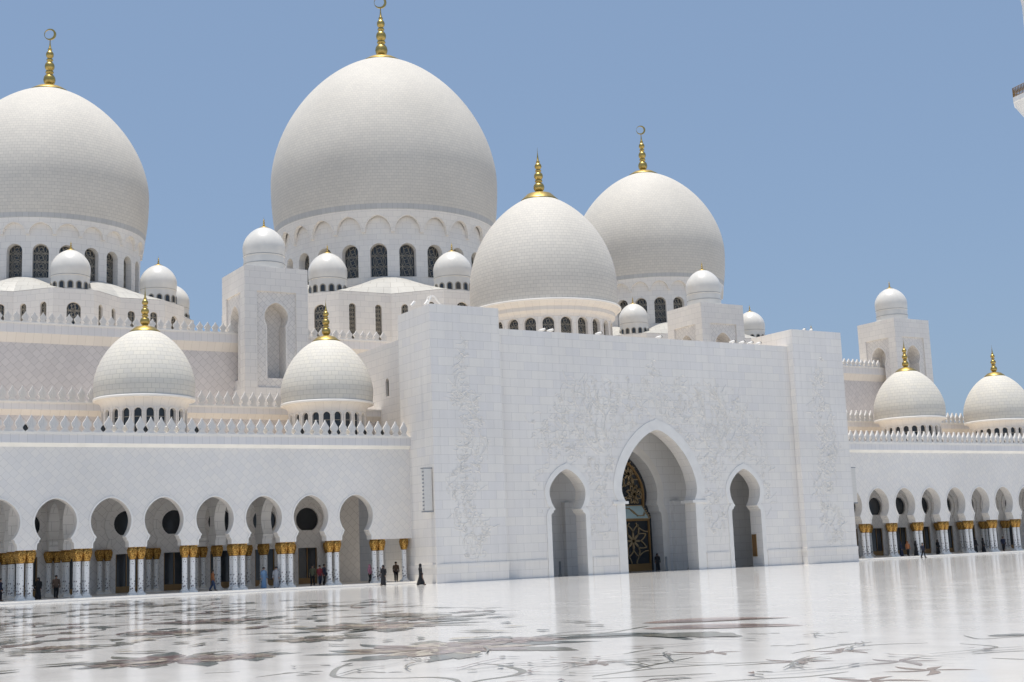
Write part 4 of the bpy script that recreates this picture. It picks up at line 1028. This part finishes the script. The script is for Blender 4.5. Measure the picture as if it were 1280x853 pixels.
def gap(x):   # nearest gap between merlons of the lowest row
    k = round((abs(x)-25.36-.4175)/.835) if x < 0 else round((x-26.2-.4175)/.835); v = 25.36+.4175+.835*k if x < 0 else 26.2+.4175+.835*k
    return -v if x < 0 else v
# seen from the camera a lamp half a metre behind the parapet shows through the gap on its left
for i, (x, kd) in enumerate([(-51.5, 'black'), (-50.7, 'white'), (-49.9, 'white'), (-48.2, 'black'), (-47.3, 'white'), (-46.5, 'white'), (-45.7, 'white'), (-44.0, 'black'), (-38.2, 'white'), (-35.5, 'white'), (-34.7, 'black'), (-33.8, 'white'), (-33.0, 'white'), (-32.1, 'black'), (-30.5, 'white'), (-28.8, 'black'), (-27.1, 'black'), (-57.5, 'black')]):
    flood(gap(x)+.48*(gap(x)+78.1)/105.5, 4.1, 12.84, kd, f'{"round black" if kd == "black" else "white"} floodlight behind the left arcade merlons, {(ORD+["fifteenth", "sixteenth", "seventeenth", "last"])[i]} lamp from the left dome', 'floodlights behind the lowest merlon row')
for i, (x, kd) in enumerate([(32.4, 'white'), (36.8, 'white'), (44.3, 'black'), (50.1, 'black'), (54.0, 'white'), (57.5, 'black')]):
    flood(gap(x)+.48*(gap(x)+78.1)/105.5, 4.1, 12.84, kd, f'{"round black" if kd == "black" else "white"} floodlight behind the right arcade merlons, {ORD[i]} from the gate', 'floodlights behind the right arcade merlons')
def spot(x, y, z, rz, label, ln=.75):
    t = thing('spotlight', label, 'spotlight', (x, y, z), rz, 'white tube spotlights on top of the gate')
    w = MB(); w.tube([(0, 0, .12), (ln, 0, .34)], .13, 12); w.obj('tube', 'white_paint', t, True)
    w = MB(); w.tube([(ln, 0, .34), (ln+.05, 0, .355)], .15, 12); w.obj('lens', 'black_paint', t)
    w = MB(); w.box(.2, .3, -.04, .04, 0, .14); w.obj('foot', 'grey_metal', t)
for i, (x, lab) in enumerate(((-12.6, 'white tube spotlight on the gate wall, first from the near pier'), (-11.7, 'white tube spotlight on the gate wall, second from the near pier'), (-6.2, 'white tube spotlight on the gate wall below the middle of the gate dome'), (1.0, 'white tube spotlight on the gate wall beside the small dome'), (10.4, 'white tube spotlight on the gate wall, first of the row of four'), (11.7, 'white tube spotlight on the gate wall, second of the row of four'), (12.8, 'white tube spotlight on the gate wall, third of four'), (13.9, 'white tube spotlight on the gate wall beside the far pier'))):
    spot(x, .5, CH, .25, lab)
spot(20.0, -.2, PH, .7, 'white tube spotlight on top of the far gate pier, left of two', 1.0); spot(20.9, -.3, PH, .7, 'white tube spotlight on top of the far gate pier, right of two', 1.0)
t = thing('lamp_rack', 'white tube frame carrying spotlights on top of the near gate pier', 'lamp rack', (-24.0, 0, PH))
w = MB(); w.tube([(-.5, 0, 0), (-.1, 0, .85), (.15, 0, .85), (.9, .1, .1)], .07, 6); w.tube([(-.5, .6, 0), (-.1, .6, .85), (.15, .6, .85)], .07, 6); w.tube([(-.1, 0, .85), (-.1, .6, .85)], .06, 6); w.obj('frame', 'white_paint', t)
for j in range(2): w = MB(); w.tube([(-.6-.9*j, .3+.9*j, .1), (-.25-.9*j, .3+.9*j, .5)], .13, 8); w.obj('lamp', 'white_paint', t)
hd = small_dome((60.4, 40), 27.8, 2.2, 'small glossy dome behind the far gate pier, only its gold tip showing', G, False)
w = MB(); w.lathe([(3.1, 25.2), (3.1, 27.75), (0.1, 27.79)], 32, (60.4, 40)); w.obj('plinth', 'hall_marble', hd)
def post(x, y, label):
    t = thing('bollard', label, 'bollard', (x, y, 0), 0, 'dark posts in the gate porch')
    w = MB(); w.lathe([(.2, .004), (.2, .05), (.11, .08), (.1, 1.25), (.12, 1.3), (.02, 1.36)], 14); w.obj('post', 'grey_metal', t, True)
post(3.7, 4.4, 'dark grey post inside the tall middle arch of the gate'); post(-8.9, 4.4, 'dark grey post inside the near small arch of the gate')
bd = thing('notice_board', 'brown wooden board fixed to the inner side of the far small arch', 'board', (12.44, 1.15, 1.05))
w = MB(); w.box(-.02, .05, -.25, .25, 0, 2.1); w.obj('panel', 'wood', bd)
w = MB()
for y0, y1, z0, z1 in ((-.3, -.24, -.05, 2.15), (.24, .3, -.05, 2.15), (-.24, .24, -.05, .03), (-.24, .24, 2.07, 2.15)): w.box(-.05, .05, y0, y1, z0, z1)
w.obj('frame', 'bronze_frame', bd)

# ------------------------------------------------------------------ PEOPLE
def skin_body(name, verts, edges, radii, m, parent, lvl=2):
    me = bpy.data.meshes.new(name); me.from_pydata(verts, edges, []); me.materials.append(MAT[m])
    o = link(name, me, parent); sk = o.modifiers.new('skin', 'SKIN'); sk.use_smooth_shade = True
    for i, r in enumerate(radii): me.skin_vertices[0].data[i].radius = (r, r*.85 if i in (0, 1, 2) else r)
    me.skin_vertices[0].data[0].use_root = True
    sb = o.modifiers.new('sub', 'SUBSURF'); sb.levels = 1; sb.render_levels = lvl
    return o
def person(x, y, z, rz, label, top, bottom=None, h=1.68, robe=False, veil=False, hat=None, stride=.12, arms=(.1, .1), pink=None):
    """rz: heading (0 = facing -Y, towards the camera side)"""
    k = h/1.72; t = thing('person', label, 'person', (x, y, z), rz, 'visitors walking in the arcades and courtyard')
    s = stride
    V = [(0, 0, .94), (0, .01, 1.18), (0, .015, 1.38), (0, 0, 1.50), (0, -.01, 1.585), (0, -.015, 1.66)]
    E = [(0, 1), (1, 2), (2, 3), (3, 4), (4, 5)]; Rr = [.145, .13, .15, .055, .095, .085]
    for sg, ft, ar in ((-1, -s, arms[0]), (1, s, arms[1])):
        b = len(V); V += [(sg*.10, 0, .88), (sg*.105, ft*.35-.03, .49), (sg*.105, ft+.04, .09), (sg*.11, ft-.12, .045)]
        E += [(0, b), (b, b+1), (b+1, b+2), (b+2, b+3)]; Rr += [.095, .065, .045, .04]
        c = len(V); V += [(sg*.20, .02, 1.40), (sg*.245, .03, 1.13), (sg*.25, -ar, .93), (sg*.245, -ar-.03, .80), (sg*.235, -ar-.06, .75)]
        E += [(2, c), (c, c+1), (c+1, c+2), (c+2, c+3), (c+3, c+4)]; Rr += [.062, .048, .038, .045, .02]
    V = [(a*k, b*k, c*k) for a, b, c in V]; Rr = [r*k for r in Rr]
    skin_body('body', V, E, Rr, 'skin', t)
    # face and hair
    w = MB()
    w.lathe([(.1*k, 1.60*k), (.112*k, 1.65*k), (.108*k, 1.70*k), (.08*k, 1.745*k), (.01, 1.765*k)], 14, (0, .022*k)); 
    w.obj('hair', 'cloth_black' if veil else ('cloth_white' if hat == 'cap' else 'hair'), t, True)
    # clothes: lofted rings that follow the body
    def loft(rings_, m, nm):
        w = MB(); n = 18; A = []
        for (cx, cy, zz, rx, ry, fold) in rings_: A.append([(k*(cx+(rx+fold*cos(5*2*pi*i/n+zz*3))*cos(2*pi*i/n)), k*(cy+(ry+fold*cos(5*2*pi*i/n+zz*3))*sin(2*pi*i/n)), k*zz) for i in range(n)])
        for a, b_ in zip(A[:-1], A[1:]):
            for i in range(n): w.face([a[i], a[(i+1) % n], b_[(i+1) % n], b_[i]])
        return w.obj(nm, m, t, True)
    def sleeve(sg, ar, m, r=.062): 
        w = MB(); w.tube([Vector(p)*k for p in ((sg*.16, .015, 1.42), (sg*.21, .02, 1.36), (sg*.25, .03, 1.13), (sg*.255, -ar+.01, .95), (sg*.25, -ar-.02, .86))], [q*k for q in (.07, .08, .068, .06, .06 if not robe else .08)], 10); w.obj('sleeve', m, t, True)
    if robe:
        sw = stride*.6
        loft([(0, 0, .03, .24, .20+sw, .03), (0, 0, .3, .22, .18+sw*.7, .025), (0, 0, .7, .205, .16, .015), (0, 0, .95, .19, .15, .008), (0, .01, 1.18, .18, .145, .004), (0, .015, 1.38, .205, .135, 0), (0, .01, 1.46, .14, .1, 0), (0, 0, 1.52, .07, .07, 0)], top, 'robe')
    else:
        loft([(0, 0, .84, .19, .14, .006), (0, 0, 1.0, .175, .135, .004), (0, .01, 1.2, .175, .138, .002), (0, .015, 1.38, .205, .135, 0), (0, .01, 1.46, .14, .1, 0), (0, 0, 1.50, .07, .07, 0)], top, 'shirt')
        w = MB()
        for sg, ft in ((-1, -s), (1, s)): w.tube([Vector(p)*k for p in ((sg*.07, 0, .95), (sg*.10, 0, .84), (sg*.105, ft*.35-.03, .49), (sg*.105, ft+.04, .10))], [q*k for q in (.12, .115, .088, .072)], 10)
        w.obj('trousers', bottom or 'cloth_navy', t, True)
    for sg, ar in ((-1, arms[0]), (1, arms[1])): sleeve(sg, ar, top)
    if veil:
        w = MB(); n = 18
        rows = [(1.22, .23, .17, .6), (1.36, .225, .16, .75), (1.46, .15, .125, .8), (1.55, .115, .115, .85), (1.64, .122, .122, .86), (1.71, .11, .115, .95), (1.765, .05, .06, 1), (1.775, .005, .005, 1)]
        A = []
        for zz, rx, ry, cov in rows:
            A.append([(k*rx*sin(u), k*(.015+ry*-cos(u)*1), k*zz) for u in [(-pi*cov+2*pi*cov*i/n)+pi for i in range(n+1)]])
        for a, b_ in zip(A[:-1], A[1:]):
            for i in range(n): w.face([a[i], a[i+1], b_[i+1], b_[i]])
        w.obj('headscarf', top, t, True)
    if hat == 'cap': w = MB(); w.lathe([(.113*k, 1.68*k), (.115*k, 1.73*k), (.09*k, 1.775*k), (.01, 1.785*k)], 14, (0, .015*k)); w.obj('cap', 'cloth_white', t, True)
    w = MB()
    for sg, ft in ((-1, -s), (1, s)): w.tube([Vector(p)*k for p in ((sg*.105, ft+.07, .05), (sg*.108, ft, .05), (sg*.11, ft-.15, .035))], [q*k for q in (.045, .05, .04)], 8)
    w.obj('shoes', 'black_paint', t, True)
    return t
A_ = .2
person(-56.86, 4.5, A_, .5, 'man in long white robe and white cap standing by the leftmost columns', 'cloth_white', h=1.74, robe=True, hat='cap', stride=.05)
person(-58.75, 5.4, A_, 1.2, 'person in dark clothes cut off by the left edge of the photo', 'cloth_navy', 'cloth_black')
person(-55.95, 5.6, A_, -.6, 'woman in black cloak in the shade behind the leftmost pair of columns', 'cloth_black', robe=True, veil=True, h=1.64)
person(-54.45, 6.4, A_, 0, 'man in brown shirt and dark trousers standing in the shade of the second left arch', 'cloth_brown', 'cloth_black', h=1.75)
person(-42.2, 5.5, A_, 1.3, 'person in orange top walking in the shade of the left arcade', 'cloth_orange', 'cloth_denim', stride=.22)
person(-38.0, 5.0, A_, .2, 'person in long light blue robe standing in the left arcade', 'cloth_blue', robe=True, h=1.72, stride=.08)
person(-37.1, 4.5, A_, -.5, 'person in long greyish white robe beside the one in light blue', 'cloth_grey', robe=True, h=1.72, stride=.1)
person(-32.85, 5.3, A_, .2, 'person in red top in the middle of a group of three in the arcade', 'cloth_red', 'cloth_navy')
person(-33.3, 5.8, A_, -.6, 'person in olive top left of the one in red', 'cloth_olive', 'cloth_black', h=1.72)
person(-32.35, 5.5, A_, .7, 'person in navy clothes right of the one in red', 'cloth_navy', 'cloth_black', h=1.76)
person(-28.35, 2.2, .0, -.9, 'woman in black cloak walking past the last column pair before the gate', 'cloth_black', robe=True, veil=True, h=1.68, stride=.15)
person(-28.35, 4.9, A_, .6, 'woman in dark cloak with pink scarf behind the walking woman in black', 'cloth_pink', 'cloth_black', h=1.58, veil=True)
person(-24.98, 6.6, A_, -.3, 'person in brownish clothes in the dark doorway beside the gate pier', 'cloth_brown', 'cloth_black', h=1.7)
person(-27.55, -3.2, .0, 1.25, 'woman in black cloak walking alone in the sun towards the gate pier', 'cloth_black', robe=True, veil=True, h=1.7, stride=.26)
person(2.9, 4.8, 0, -.5, 'woman in black cloak standing inside the tall middle arch', 'cloth_black', robe=True, veil=True, h=1.66)
person(5.25, 2.6, 0, .8, 'person in black half hidden by the right jamb of the tall arch', 'cloth_black', robe=True, veil=True, h=1.7)
person(-0.0+11.1, 3.0, 0, -.4, 'person in black at the foot of the far small arch', 'cloth_black', robe=True, veil=True, h=1.35)
person(37.0, 4.6, A_, .4, 'person in blue robe standing at the second column pair of the right arcade', 'cloth_navy', robe=True, veil=True, h=1.62)
person(37.75, 4.3, A_, -.3, 'person in orange headscarf between two dark figures in the right arcade', 'cloth_orange', 'cloth_black', veil=True, h=1.62)
person(38.6, 3.9, A_, .9, 'woman in black cloak beside the one in orange headscarf', 'cloth_black', robe=True, veil=True, h=1.62)
person(36.7, 1.2, .0, 1.3, 'dark figure stepping down from the right arcade to the courtyard', 'cloth_navy', 'cloth_black', h=1.62, stride=.2)
person(43.9, 5.4, A_, .1, 'woman in black cloak alone under the right arcade', 'cloth_black', robe=True, veil=True, h=1.66)
person(49.3, 4.8, A_, .2, 'woman in black, left of a group of three in the right arcade', 'cloth_black', robe=True, veil=True, h=1.64)
person(50.2, 5.3, A_, -.2, 'woman in black, middle of a group of three in the right arcade', 'cloth_black', robe=True, veil=True, h=1.7)
person(51.1, 4.9, A_, .3, 'woman in black, right of a group of three in the right arcade', 'cloth_black', robe=True, veil=True, h=1.62)
person(54.9, 5.1, A_, -.4, 'person in dark trousers and jacket near the right end of the arcade', 'cloth_navy', 'cloth_black', h=1.72)
